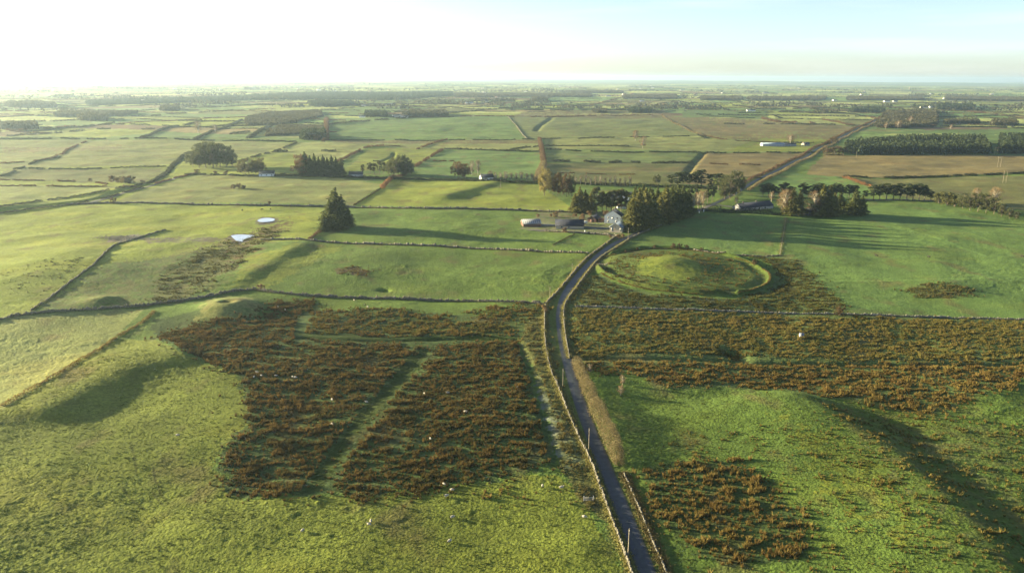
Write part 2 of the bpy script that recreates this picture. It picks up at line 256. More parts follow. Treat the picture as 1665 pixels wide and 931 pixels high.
COVER = [  # polygon in survey picture, albedo, strength, ragged edge (m)
    ([(-60, 250), (330, 245), (480, 232), (540, 260), (570, 333), (180, 331), (-60, 350)], GR2 * 1.25, 1, 2), ([(-60, 337), (180, 331), (420, 336), (560, 337), (520, 372), (500, 392), (420, 395), (170, 430), (50, 510), (-60, 530)], GR2 * 1.28, 1, 2),
    ([(-60, 520), (103, 507), (236, 500), (190, 546), (103, 602), (0, 670), (-80, 720)], DEW * .95, 1, 1), ([(180, 330), (320, 283), (560, 290), (625, 300), (575, 333)], DEW * .8, 1, 1), ([(0, 327), (77, 324), (219, 303), (0, 301)], DEW * .95, 1, 1),
    ([(0, 227), (312, 228), (480, 232), (400, 257), (312, 248), (284, 268), (0, 275)], DEW * .75, 1, 4), ([(0, 276), (270, 273), (240, 297), (0, 293)], OL * 1.3, 1, 6), ([(0, 240), (200, 236), (200, 244), (0, 248)], BOG * .8, .6, 10),
    ([(575, 333), (622, 306), (640, 292), (870, 297), (940, 345), (820, 340)], GR2 * 1.12, 1, 1), ([(446, 247), (560, 247), (545, 262), (400, 280), (320, 280)], GR2 * 1.15, 1, 2), ([(482, 232), (530, 230), (600, 238), (560, 260), (446, 246)], DEW * .9, 1, 1),
    ([(600, 240), (680, 240), (720, 243), (668, 276), (560, 278)], GR2, 1, 2), ([(722, 243), (877, 247), (885, 265), (877, 292), (640, 289), (690, 262)], GRF * 1.1, 1, 1), ([(544, 228), (877, 227), (882, 244), (680, 242), (600, 237), (530, 232)], DEW * .8, 1, 2),
    ([(540, 228), (727, 228), (700, 233), (560, 233)], BOG * .7, .8, 3), ([(730, 229), (877, 228), (880, 233), (720, 235)], BOG * .75, .8, 3),
    ([(531, 192), (826, 189), (855, 226), (529, 228)], GRF * 1.12, 1, 1), ([(826, 189), (1075, 187), (1143, 221), (857, 226)], OL * .95 + GRF * .25, 1, 3), ([(860, 180), (1078, 178), (1100, 192), (830, 190)], BOG * .65, .8, 8),
    ([(1078, 190), (1240, 196), (1400, 206), (1370, 228), (1220, 230), (1143, 221)], BOG * .8, .9, 8), ([(1110, 178), (1250, 178), (1250, 194), (1110, 190)], GRF * .9, 1, 4), ([(885, 226), (1143, 222), (1325, 236), (1325, 247), (888, 243)], DEW * .75, 1, 1),
    ([(888, 244), (1145, 249), (1125, 265), (890, 265)], GRF * .8 + BOG * .25, 1, 3), ([(890, 266), (1130, 266), (1115, 300), (880, 297)], OL * 1.05, 1, 4), ([(930, 272), (1115, 272), (1112, 280), (930, 280)], BOG * .85, .6, 8), ([(1145, 250), (1320, 248), (1266, 275), (1238, 290), (1214, 302), (1115, 300), (1132, 262)], BOG * .9, 1, 5),
    ([(1150, 288), (1240, 289), (1210, 303), (1170, 305)], GR2, 1, 2), ([(1238, 225), (1350, 227), (1325, 247), (1180, 246)], GR2 * .95, 1, 2), ([(1310, 283), (1340, 252), (1665, 253), (1760, 252), (1760, 282), (1665, 283), (1460, 289), (1371, 288)], BOG * 1.05, 1, 2),
    ([(1240, 300), (1275, 280), (1371, 289), (1417, 304), (1400, 322), (1250, 320)], GRF * 1.15, 1, 1), ([(1371, 290), (1460, 291), (1760, 284), (1760, 350), (1530, 330), (1430, 310)], OL * 1.0 + BOG * .2, 1, 4), ([(1355, 236), (1380, 222), (1665, 218), (1760, 217), (1760, 254), (1372, 252)], GRF, 1, 1),
    ([(1400, 214), (1760, 208), (1760, 218), (1390, 219)], GRF, 1, 1), ([(1010, 395), (1140, 346), (1280, 350), (1410, 328), (1530, 332), (1665, 362), (1760, 380), (1760, 520), (1665, 516), (1450, 510), (1370, 500), (1320, 450), (1280, 420), (1200, 417), (1140, 406), (1060, 400)], GRF * 1.12, 1, 1.5),
    ([(530, 345), (800, 345), (945, 348), (930, 380), (955, 409), (820, 404), (530, 392), (510, 380)], GR * 1.05, 1, 2), ([(510, 397), (950, 413), (885, 492), (503, 480), (420, 470), (380, 475), (480, 400)], GR * .92, 1, 2), ([(375, 470), (400, 420), (480, 396), (560, 400), (440, 470)], GR2, .9, 3),
    ([(245, 498), (262, 450), (300, 420), (360, 392), (440, 365), (480, 352), (470, 372), (420, 398), (390, 430), (340, 470), (300, 490)], BR * .9, .7, 8), ([(180, 432), (380, 395), (360, 470), (270, 490), (60, 505), (120, 460)], OL * 1.15, .6, 6),
    ([(180, 386), (225, 380), (235, 385), (200, 394), (178, 393)], MUD * 2.0, .9, 1.5), ([(225, 388), (330, 385), (380, 388), (330, 395), (240, 395)], MUD, .6, 3), ([(545, 436), (580, 434), (606, 440), (590, 448), (550, 445)], BR * .7, .8, 1.5),
    ([(-60, 700), (0, 670), (103, 604), (190, 550), (250, 552), (300, 575), (370, 600), (408, 650), (400, 690), (340, 760), (400, 812), (560, 808), (900, 770), (940, 800), (1025, 945), (1040, 1010), (-300, 1010)], GR2 * .86, 1, 1.0),  # near western pasture darkened in colour for grass dimmer when seen close below
    ([(1000, 600), (1110, 628), (1330, 640), (1540, 672), (1665, 618), (1900, 620), (1900, 1010), (1100, 1010), (1040, 860), (1010, 760), (975, 690)], GR * .85, 1, 2), ([(1260, 665), (1330, 690), (1420, 745), (1500, 810), (1560, 900), (1400, 850), (1330, 770)], GR2 * .80, .5, 7), ([(1340, 650), (1665, 700), (1665, 931), (1560, 860), (1430, 740)], OL, .4, 6),  # near eastern pasture base likewise carries the foreground dimming in its colour
    ([(245, 520), (330, 500), (500, 484), (520, 500), (690, 508), (820, 492), (888, 497), (890, 530), (845, 556), (905, 750), (860, 770), (560, 808), (380, 805), (345, 765), (400, 690), (405, 650), (370, 600), (250, 550)], FLR, 1, 2),
    ([(510, 486), (660, 490), (850, 495), (830, 520), (700, 508), (600, 498), (520, 505)], GR * .9, .9, 2), ([(400, 478), (505, 484), (500, 505), (420, 520), (350, 522), (320, 505)], GR * .7, .9, 3), ([(320, 520), (330, 490), (370, 478), (410, 485), (430, 505), (395, 520)], OL * 1.7, .9, 2),
    ([(690, 568), (700, 575), (560, 740), (515, 800), (488, 800), (545, 725), (660, 585)], GR * .4, 1, 1), ([(486, 541), (600, 546), (840, 545), (840, 555), (600, 556), (486, 552)], GR * .42, .9, 1),
    ([(850, 525), (892, 510), (900, 580), (930, 660), (985, 800), (1010, 860), (935, 808), (905, 740), (872, 620), (848, 560)], OL * .95, 1, 1), ([(872, 610), (886, 625), (900, 680), (915, 740), (905, 740), (888, 690), (875, 640)], np.array([.10, .12, .10]), .5, 1.5), ([(895, 655), (925, 665), (945, 720), (935, 770), (915, 740)], np.array([.11, .13, .07]), .45, 2.5),
    ([(925, 500), (940, 455), (975, 445), (1010, 465), (1070, 478), (1190, 486), (1255, 470), (1262, 430), (1210, 412), (1280, 418), (1320, 445), (1370, 500), (1665, 520), (1900, 525), (1900, 612), (1665, 615), (1540, 668), (1530, 680), (1400, 656), (1250, 632), (1100, 630), (1000, 602), (935, 592)], FLR * 1.25 + BR * .12, 1, 2),
    ([(1040, 760), (1150, 745), (1230, 765), (1290, 810), (1320, 870), (1310, 915), (1200, 918), (1130, 900), (1060, 840)], FLR, 1, 2), (RING, GR * .62 + OL * .25, 1, 1.5), ([(1030, 445), (1040, 420), (1090, 413), (1140, 425), (1145, 445), (1100, 460)], GR2 * 1.05, .85, 3), ([(1475, 470), (1500, 461), (1560, 463), (1590, 474), (1560, 486), (1490, 482)], OL * .8, .8, 1.5),
    ([(412, 361), (425, 353), (450, 353), (452, 360), (436, 365), (418, 365)], MUD * .8, .9, 1.5), ([(368, 386), (380, 380), (420, 380), (420, 386), (400, 392), (392, 397), (380, 396)], MUD * .8, .9, 1.5),
    ([(880, 345), (1010, 345), (1010, 380), (890, 378), (845, 372)], MUD * .9 + GR * .4, .8, 2)]
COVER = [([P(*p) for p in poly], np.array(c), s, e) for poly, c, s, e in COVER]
TRACKS = [([P(*q) for q in p], w, f) for p, w, f in [([(212, 718), (218, 742), (222, 768)], .35, .55), ([(194, 788), (212, 810), (233, 827)], .35, .5), ([(248, 755), (253, 781), (262, 803), (274, 819)], .35, .5), ([(247, 799), (258, 813), (266, 822)], .35, .45), ([(860, 887), (903, 940)], .35, .6), ([(883, 889), (920, 940)], .35, .6),
    ([(1210, 452), (1330, 455), (1450, 456), (1560, 453), (1700, 449)], .6, 1.5), ([(1470, 370), (1540, 392), (1600, 415)], .8, 1.4), ([(1250, 470), (1330, 460), (1450, 458)], .7, .75), ([(1560, 375), (1640, 400)], .7, 1.3), ([(0, 640), (120, 560), (230, 520)], .5, .7), ([(300, 440), (420, 425), (560, 430), (700, 445), (860, 470)], .5, .8), ([(600, 345), (700, 362), (830, 372)], .7, .8), ([(60, 380), (180, 360), (300, 350)], .7, 1.25), ([(640, 205), (690, 203), (760, 199)], 2, .7), ([(700, 218), (780, 205)], 2, 1.2)]]
TRACKS.append((RINGW, 3.6, .62))
for _i in range(10):   # mowing lines of the striped field
    _a = (1290 + 36 * _i, 352 + 1.5 * _i); TRACKS.append(([P(*_a), P(_a[0] - 30 + 9 * _i, 420 + 8 * _i)], .8, .86 if _i % 2 else 1.12))
def albedo(x, y):
    r = np.hypot(x, y); col = np.tile(GR, (len(x), 1)).astype(float)
    wx = x + 25 * noise(x / 200, y / 200, 31) * ss(1300, 2500, y); wy = y + 25 * noise(x / 200, y / 200, 32) * ss(1300, 2500, y)
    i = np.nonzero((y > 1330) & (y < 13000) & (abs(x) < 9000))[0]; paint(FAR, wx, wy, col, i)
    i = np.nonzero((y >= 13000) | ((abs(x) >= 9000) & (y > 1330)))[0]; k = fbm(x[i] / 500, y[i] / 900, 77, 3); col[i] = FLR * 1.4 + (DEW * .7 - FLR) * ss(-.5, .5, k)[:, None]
    vis = np.nonzero(r < 4000)[0]; ex = noise(x[vis] / 3, y[vis] / 3, 41); ey = noise(x[vis] / 3, y[vis] / 3, 42); e2 = noise(x[vis] / .8, y[vis] / .8, 43)
    bx, by = x[vis], y[vis]; n9x = 1.3 * noise(bx / 9, by / 9, 3); n9y = 1.3 * noise(bx / 9, by / 9, 4)
    for poly, c, s, e in COVER:
        j = near(bx, by, poly, e * 2 + 2)
        if not len(j): continue
        m = pip(bx[j] + e * (ex[j] + .8 * e2[j] + n9x[j]), by[j] + e * (ey[j] - .8 * e2[j] + n9y[j]), poly)
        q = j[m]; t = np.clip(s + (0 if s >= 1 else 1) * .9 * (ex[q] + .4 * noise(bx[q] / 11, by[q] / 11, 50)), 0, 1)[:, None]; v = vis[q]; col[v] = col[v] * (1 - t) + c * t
    # natural variation of the sward
    a = fbm(x / 30, y / 30, 61, 4); b = fbm(x / 7, y / 7, 65, 3); c = noise(x / 1.3, y / 1.3, 69)
    v = 1 + .16 * a + .12 * b + .10 * c * ss(900, 300, r); col *= v[:, None]
    st = fbm(x / 70, y / 22, 81, 4); col *= (1 + .30 * st * ss(350, 900, y))[:, None]
    br = ss(.2, .9, fbm(x / 14, y / 22, 71, 4) + .5 * st * ss(500, 900, y)) * .5; col = col * (1 - br[:, None]) + (BR * .9) * br[:, None]
    yl = ss(0, .8, fbm(x / 45, y / 30, 83, 3))[:, None] * .4; col = col * (1 - yl) + col * np.array([1.32, 1.08, .85]) * yl
    for pts, wd, f in TRACKS:
        i = near(x, y, pts, wd * 4)
        if len(i):
            d = seg_dist(x[i], y[i], pts)[0]; col[i] *= (1 + (f - 1) * np.exp(-(d / wd) ** 2))[:, None]
    return np.clip(col * 1.14, .01, .6)
# ------------------------------------------------------------------ terrain: one sheet to the horizon
rs = [30.0]
while rs[-1] < 30000:
    r = rs[-1]; st = 0.50 * (r * r + 1e4) / (100 * 788)
    rs.append(r + (9 if r < 115 else min(max(st, .26), 300)))
rs = np.array(rs); th = np.concatenate([np.arange(-42, 42.001, .06), np.arange(45, 316, 3.0)]); nth = len(th)
thr = np.radians(90 - th); RR, TT = np.meshgrid(rs, thr, indexing='ij'); X = (RR * np.cos(TT)).ravel(); Y = (RR * np.sin(TT)).ravel()
Z = Hm(X, Y)
rr_ = np.hypot(X, Y); micro = ss(800, 350, rr_)
rd = np.full(X.shape, 99.0)
for k in range(0, len(ROADD) - 1, 24):
    i = near(X, Y, ROADD[k:k + 25], 12)
    if len(i): rd[i] = np.minimum(rd[i], seg_dist(X[i], Y[i], ROADD[k:k + 25])[0])
tus = fbm(X / 1.5 + .25 * Y, Y / 1.1, 91, 3, .6); tus2 = fbm(X / 5, Y / 4, 95, 2)
tus3 = fbm(X / 9 , Y / 6, 97, 3, .6); wet = ss(-.5, .6, fbm(X / 60, Y / 60, 98, 2))
TU = ((.085 * tus + .06 * tus2) * micro + .15 * tus3 * ss(1500, 700, rr_)) * (.45 + .75 * wet) * ss(1.9, 4.5, rd)
Z += TU - 0.03 * ss(3.0, 2.0, rd)
COL = albedo(X, Y)
vg = ss(6.5, 4.0, rd)[:, None] * (.5 + .4 * noise(X / 2, Y / 2, 99))[:, None]; COL = COL * (1 - vg) + (OL * 1.2) * vg
nr = len(rs); I, J = np.meshgrid(np.arange(nr - 1), np.arange(nth), indexing='ij'); J2 = (J + 1) % nth
F = np.stack([I * nth + J, (I + 1) * nth + J, (I + 1) * nth + J2, I * nth + J2], -1).reshape(-1, 4)
V = np.stack([X, Y, Z], 1); V = np.vstack([V, [[0, 0, 0]]]); COL = np.vstack([COL, [GR]])
g = mk('ground', V, F, M_ground, col=COL, smooth_=True); tag(g, kind='structure')
print('terrain', len(V))
del X, Y, Z, RR, TT, V, F, COL
# ------------------------------------------------------------------ road, tracks, water
def ribbon(name, pts, zs, w, m, dz, **k):
    p = np.array([q[:2] for q in pts]); t = np.gradient(p, axis=0); t /= np.linalg.norm(t, axis=1)[:, None] + 1e-9; n = np.stack([t[:, 1], -t[:, 0]], 1)
    rows = [np.column_stack([p + n * w * o, zs + dz - (.04 if abs(o) == .5 else 0)]) for o in (-.5, -.3, 0, .3, .5)]
    wob = 1 + .06 * noise(np.arange(len(p)) / 3., np.zeros(len(p)), 5)
    V = np.stack(rows, 1); V[:, 0, :2] = p - n * (w * .5 * wob)[:, None]; V[:, 4, :2] = p + n * (w * .5 * wob)[:, None]; V = V.reshape(-1, 3)
    i = np.arange(len(p) - 1)[:, None] * 5 + np.arange(4)[None]; i = i.ravel(); F = np.stack([i, i + 1, i + 6, i + 5], 1)
    col = None if name != 'road' else np.tile(np.array([(.028, .034, .020), (.027, .032, .047), (.028, .036, .040), (.027, .032, .047), (.028, .034, .020)]), (len(p), 1)) * (1 + .25 * noise(V[:, 0] / 1.5, V[:, 1] / 6, 55) + .2 * noise(V[:, 0] / 9, V[:, 1] / 14, 56))[:, None]  # dark blue asphalt tone includes painted shade of hedge and wall
    return tag(mk(name, V, F, m, smooth_=True, col=col), **k)
ribbon('road', ROADD, ROADZ, 3.9, M_road, .08, kind='structure')
def sheet(name, px, m, dz, **k):
    w = smooth([P(*p) for p in px + px[:1]], 2)[:-1]; z = min(q[2] for q in w) + dz; c = np.mean(np.array(w), 0)
    V = [(c[0], c[1], z)] + [(q[0], q[1], z) for q in w]; n = len(w); F = [(0, 1 + i, 1 + (i + 1) % n) for i in range(n)]
    return tag(mk(name, V, F, m), **k)
sheet('pond', [(418, 359), (425, 355), (436, 354), (448, 356), (445, 360), (432, 362), (422, 362)], M_skywater, .45, kind='structure')
sheet('pond', [(375, 384), (385, 382), (400, 382), (416, 383), (410, 386), (398, 388), (394, 394), (386, 393), (379, 388)], M_skywater, .45, kind='structure')
def draped(name, pxs, w, m, dz, **k):
    pts = dens(smooth(Pl(pxs), 2), 3); a = np.array(pts); return ribbon(name, [q[:2] for q in pts], Hm(a[:, 0], a[:, 1]) + .12, w, m, dz, **k)
draped('farm_track', [(1006, 388), (990, 381), (950, 378), (905, 376), (860, 374)], 4, M_track, .12, kind='structure')
draped('driveway', [(1140, 341), (1152, 335), (1163, 333), (1180, 335), (1192, 337)], 4, M_track, .12, kind='structure')
draped('farm_yard', [(878, 366), (890, 366), (903, 367)], 6, M_yard, .14, kind='structure')
draped('farm_yard', [(946, 369), (965, 371), (990, 372)], 4, M_yard, .14, kind='structure')
draped('lane', [(312, 281), (283, 291), (253, 300), (222, 308), (190, 318), (140, 331)], 3.5, M_track, .1, kind='structure')
# ------------------------------------------------------------------ foliage
def leaves(P0, size, rg, aspect=1.0, up=0.0):
    n = len(P0); a = rg.normal(size=(n, 3)); a[:, 2] += up * 2 * np.sign(rg.random(n) - .2); a /= np.linalg.norm(a, axis=1)[:, None]; b = rg.normal(size=(n, 3)); b -= a * np.sum(a * b, 1)[:, None]; b /= np.linalg.norm(b, axis=1)[:, None]
    s = np.asarray(size).reshape(-1, 1) * rg.uniform(.6, 1.3, (n, 1)); a = a * s * aspect; b = b * s / aspect
    V = np.stack([P0 - a * .5 - b * .35, P0 + a * .5 - b * .2, P0 + a * .45 + b * .4, P0 - a * .4 + b * .5], 1).reshape(-1, 3)
    return V, np.arange(4 * n).reshape(-1, 4)
def leafcol(base, n, rg, clump=None, v=.28):
    c = np.tile(np.array(base), (n, 1)) * (1 + v * rg.uniform(-1, 1, (n, 1)))
    if clump is not None: c *= clump[:, None]
    return np.repeat(c, 4, 0)
def tube(p, r0, r1, k=6):
    p = np.array(p, float); n = len(p); V = []; 
    for i in range(n):
        t = p[min(i + 1, n - 1)] - p[max(i - 1, 0)]; t /= np.linalg.norm(t); u = np.cross(t, (0.3, .9, .1)); u /= np.linalg.norm(u); w = np.cross(t, u); rad = r0 + (r1 - r0) * i / (n - 1)
        for j in range(k): a = 2 * math.pi * j / k; V.append(p[i] + rad * (math.cos(a) * u + math.sin(a) * w))
    F = [(i * k + j, i * k + (j + 1) % k, (i + 1) * k + (j + 1) % k, (i + 1) * k + j) for i in range(n - 1) for j in range(k)]
    return np.array(V), np.array(F)
def cat(parts):
    V = []; F = []; o = 0
    for v, f in parts: V.append(v); F.append(np.asarray(f) + o); o += len(v)
    return np.vstack(V), np.vstack(F)
def tree_mesh(kind, seed):
    """unit-height trees: crown + trunk"""
    rg = np.random.default_rng(seed); pts = []; cl = []; trunk = [tube([(0, 0, -.03), (.006, 0, .3), (0, .008, .65), (0, 0, .93)], .020, .004)]
    if kind == 'spruce':
        col = (.055, .068, .026); sz = .030
        for z in np.arange(.07, .99, .026):
            R0 = .235 * (1 - z) ** .8 * (1 + .24 * rg.normal()) + .008
            for k in range(int(5 + 22 * R0 / .2)):
                a = rg.uniform(0, 6.28); L = R0 * rg.uniform(.72, 1.15); n = max(2, int(L / .014)); t = (np.arange(n) + .5) / n; c = rg.uniform(.6, 1.35)
                if rg.random() < .14: continue
                pts.append(np.stack([np.cos(a) * L * t + rg.normal(0, .006, n), np.sin(a) * L * t + rg.normal(0, .006, n), z + .04 * t - .075 * t * t + rg.normal(0, .007, n)], 1)); cl += [c] * n
    elif kind == 'pine':
        col = (.045, .062, .026); sz = .034
        for k in range(34):
            z = rg.uniform(.3, .97); rr = .24 * math.sin(math.pi * min(1, (z - .15) / .95)) ** .7; a = rg.uniform(0, 6.28); rad = rr * rg.uniform(.25, 1); ctr = np.array([math.cos(a) * rad, math.sin(a) * rad, z]); n = 60; c = rg.uniform(.65, 1.3)
            q = rg.normal(size=(n, 3)); q /= np.linalg.norm(q, axis=1)[:, None]; pts.append(ctr + q * np.array([.085, .085, .045]) * rg.uniform(.5, 1, (n, 1))); cl += [c] * n
            trunk.append(tube([(0, 0, z - .12), tuple(ctr * .5 + np.array([0, 0, z - .06]) * .5), tuple(ctr)], .007, .002, 4))
    elif kind == 'broad':
        col = (.075, .068, .032); sz = .034
        for k in range(46):
            a = rg.uniform(0, 6.28); z = rg.uniform(.16, .95); rr = .40 * math.sqrt(max(.02, 1 - ((z - .50) / .52) ** 2)); rad = rr * rg.uniform(.35, 1); ctr = np.array([math.cos(a) * rad, math.sin(a) * rad, z]); n = 56; c = rg.uniform(.7, 1.3)
            q = rg.normal(size=(n, 3)); q /= np.linalg.norm(q, axis=1)[:, None]; pts.append(ctr + q * .10 * rg.uniform(.4, 1, (n, 1))); cl += [c] * n
            trunk.append(tube([(0, 0, .12 + .2 * z), tuple(ctr * .5 + np.array([0, 0, .25])), tuple(ctr)], .012, .003, 4))
    elif kind == 'bare':
        col = (.21, .145, .075); sz = .017
        for k in range(60):
            a = rg.uniform(0, 6.28); z = rg.uniform(.22, .98); rr = .30 * math.sqrt(max(.02, 1 - ((z - .55) / .48) ** 2)); rad = rr * rg.uniform(.3, 1.05); ctr = np.array([math.cos(a) * rad, math.sin(a) * rad, z]); n = 46; c = rg.uniform(.75, 1.25)
            q = rg.normal(size=(n, 3)); pts.append(ctr + q * .035); cl += [c] * n
            trunk.append(tube([(0, 0, .1 + .25 * z), tuple(ctr * .45 + np.array([0, 0, .28 * z + .1])), tuple(ctr)], .011, .0025, 4))
    elif kind == 'bush':
        col = (.09, .07, .032); sz = .075
        for k in range(26):
            a = rg.uniform(0, 6.28); z = rg.uniform(.12, .85); rr = .55 * math.sqrt(max(.05, 1 - (z - .2) ** 2)); rad = rr * rg.uniform(.1, 1); ctr = np.array([math.cos(a) * rad, math.sin(a) * rad, z]); n = 34; c = rg.uniform(.7, 1.3)
            q = rg.normal(size=(n, 3)); q /= np.linalg.norm(q, axis=1)[:, None]; pts.append(ctr + q * .17 * rg.uniform(.3, 1, (n, 1))); cl += [c] * n
        trunk = [tube([(0, 0, -.08), (.1 * math.cos(a), .1 * math.sin(a), .3), (.3 * math.cos(a), .3 * math.sin(a), .7)], .03, .01, 4) for a in (0, 2, 4)]
    P0 = np.vstack(pts); cl = np.array(cl); V, F = leaves(P0, sz, rg, 1.5 if kind in ('spruce', 'bare') else 1.15)
    return V, F, cl, col, cat(trunk)
_tm = {}
TINT = {'spruce': [(.080, .096, .030), (.070, .088, .032), (.128, .128, .038)], 'pine': [(.050, .066, .030), (.085, .088, .034)], 'broad': [(.095, .088, .036), (.13, .082, .038), (.070, .078, .032), (.21, .18, .062)], 'bare': [(.22, .155, .082), (.17, .11, .062), (.15, .125, .08)], 'bush': [(.10, .072, .034), (.17, .115, .06), (.085, .088, .03)]}
def tree(kind, x, y, z, h, label, group=None, tint=0, wide=1.0, trunkmat=None, name=None, catg='tree'):
    v = random.randrange(3); key = (kind, v, tint)
    nm = name or {'spruce': 'spruce_tree', 'pine': 'pine_tree', 'broad': 'broadleaf_tree', 'bare': 'bare_tree', 'bush': 'bush'}[kind]
    loc = (x, y, z - .05); rz = random.uniform(0, 6.28); sc = (h * wide, h * wide, h)
    if key not in _tm:
        Vv, Ff, cl, col, (tv, tf) = tree_mesh(kind, hash((kind == 'pine', kind == 'bare', kind == 'bush', kind == 'broad', v)) % 9999)
        t = empty(nm, loc, rz); t.scale = sc; rg = np.random.default_rng(v)
        mk('crown', Vv, Ff, M_leaf, t, col=leafcol(TINT[kind][tint % len(TINT[kind])], len(Ff), rg, cl)); mk('stem' if kind == 'bush' else 'trunk', tv, tf, trunkmat or (M_palebark if kind == 'bare' else M_bark), t)
        _tm[key] = t; return tag(t, label, catg, group)
    for k in ('label', 'category', 'group'):
        pass
    o = dup(_tm[key], loc, rz, sc); o.name = nm
    if 'group' in o.keys() and not group: del o['group']
    return tag(o, label, catg, group)
def px2m(p, hpx):
    d = math.sqrt(p[0] ** 2 + p[1] ** 2 + CAM_H ** 2); return hpx * d / FPX * 1.04
def trees(rows, desc, group, kind, tint=0, wide=1.0, catg='tree', name=None):
    """rows: (px, py, height px [, tint]); desc has {o} for the ordinal"""
    n = len(rows)
    for i, rw in enumerate(rows):
        p = P(rw[0], rw[1]); lab = desc.format(o=ORD[i]) if '{o}' in desc else desc
        k = rw[4] if len(rw) > 4 else kind
        tree(k, p[0], p[1], p[2], px2m(p, rw[2]), lab, group if n > 1 else None, rw[3] if len(rw) > 3 else tint, wide * random.uniform(.9, 1.12), catg=catg, name=name)
# ------------------------------------------------------------------ hedges, walls, banks
def path3(pxs, step, sm=1):
    w = Pl(pxs); w = [p[:2] for p in w]
    if sm and len(w) > 2: w = smooth(w, sm)
    d = dens(w, step); a = np.array(d); return a, Hm(a[:, 0], a[:, 1])
HC = {'green': (.060, .060, .026), 'brown': (.120, .078, .042), 'tan': (.175, .145, .072), 'gorse': (.15, .115, .035), 'dark': (.040, .045, .024), 'rust': (.20, .105, .045)}
def hedge(pxs, h, w, tint, label, group=None, gaps=.0, world=None, q=1.0, name='hedge', catg='hedge'):
    if world is None: a, z = path3(pxs, 1.0)
    else:
        a = np.array(dens(world, 3.0)); z = Hm(a[:, 0], a[:, 1])
    dist = float(np.hypot(a[:, 0], a[:, 1]).mean()); size = max(.20 if tint == 'tan' else .30, min(1.6, dist / 1500)); L = np.linalg.norm(np.diff(a, axis=0), axis=1).sum()
    n = int(min(26000, q * L * (h + w) * 3.4 / size ** 2 * .55)) + 8; s = rng.random(n) * (len(a) - 1); i = s.astype(int); f = (s - i)[:, None]; i2 = np.minimum(i + 1, len(a) - 1)
    p = a[i] * (1 - f) + a[i2] * f; zz = z[i] * (1 - f[:, 0]) + z[i2] * f[:, 0]; t = a[i2] - a[np.maximum(i, 0)]; t = np.where(np.linalg.norm(t, axis=1)[:, None] > 0, t, 1); t /= np.linalg.norm(t, axis=1)[:, None] + 1e-9; nn = np.stack([t[:, 1], -t[:, 0]], 1)
    lump = np.clip(.85 + .55 * noise(p[:, 0] / (2.2 + h) + 5, p[:, 1] / (2.2 + h), 7) + .25 * noise(p[:, 0] / 1.5, p[:, 1] / 1.5, 9), .25, 1.5)
    if gaps: keep = noise(p[:, 0] / (9 + dist / 120), p[:, 1] / (9 + dist / 120), 13) > (gaps - .5) * .9; p, zz, nn, lump = p[keep], zz[keep], nn[keep], lump[keep]; n = len(p)
    if n < 3: return
    ang = rng.uniform(0, math.pi, n); rad = np.sqrt(rng.uniform(.25, 1, n)); p = p + nn * (np.cos(ang) * rad * w * .5 * lump)[:, None]; zh = zz + np.sin(ang) * rad * h * lump; p = p + rng.normal(0, .06 * w, p.shape); zh = np.maximum(zz + .1, zh + rng.normal(0, .09 * h, len(p)) * (rng.random(len(p)) < .5))
    c = np.clip(1 + .35 * noise(p[:, 0] / 1.7, p[:, 1] / 1.7, 15), .5, 1.5); V, F = leaves(np.column_stack([p, zh]), size, rng, 1.5 if tint == 'tan' else 1.2); loc = tuple(V[0].tolist())
    return tag(mk(name, V, F, M_leaf, col=leafcol(HC[tint], len(F), rng, c), loc=loc), label, catg, group)
def boxes(ctr, dim, yaw, tilt):
    n = len(ctr); s = np.array([[-1, -1, -1], [1, -1, -1], [1, 1, -1], [-1, 1, -1], [-1, -1, 1], [1, -1, 1], [1, 1, 1], [-1, 1, 1]]) * .5
    v = s[None] * dim[:, None] * rng.uniform(.78, 1.12, (n, 8, 3)); v[:, :, 2] += v[:, :, 0] * tilt[:, None]; c, d = np.cos(yaw)[:, None], np.sin(yaw)[:, None]
    V = np.stack([v[:, :, 0] * c - v[:, :, 1] * d, v[:, :, 0] * d + v[:, :, 1] * c, v[:, :, 2]], 2) + ctr[:, None]
    f = np.array([[0, 3, 2, 1], [4, 5, 6, 7], [0, 1, 5, 4], [1, 2, 6, 5], [2, 3, 7, 6], [3, 0, 4, 7]]); F = (np.arange(n)[:, None, None] * 8 + f[None]).reshape(-1, 4); return V.reshape(-1, 3), F
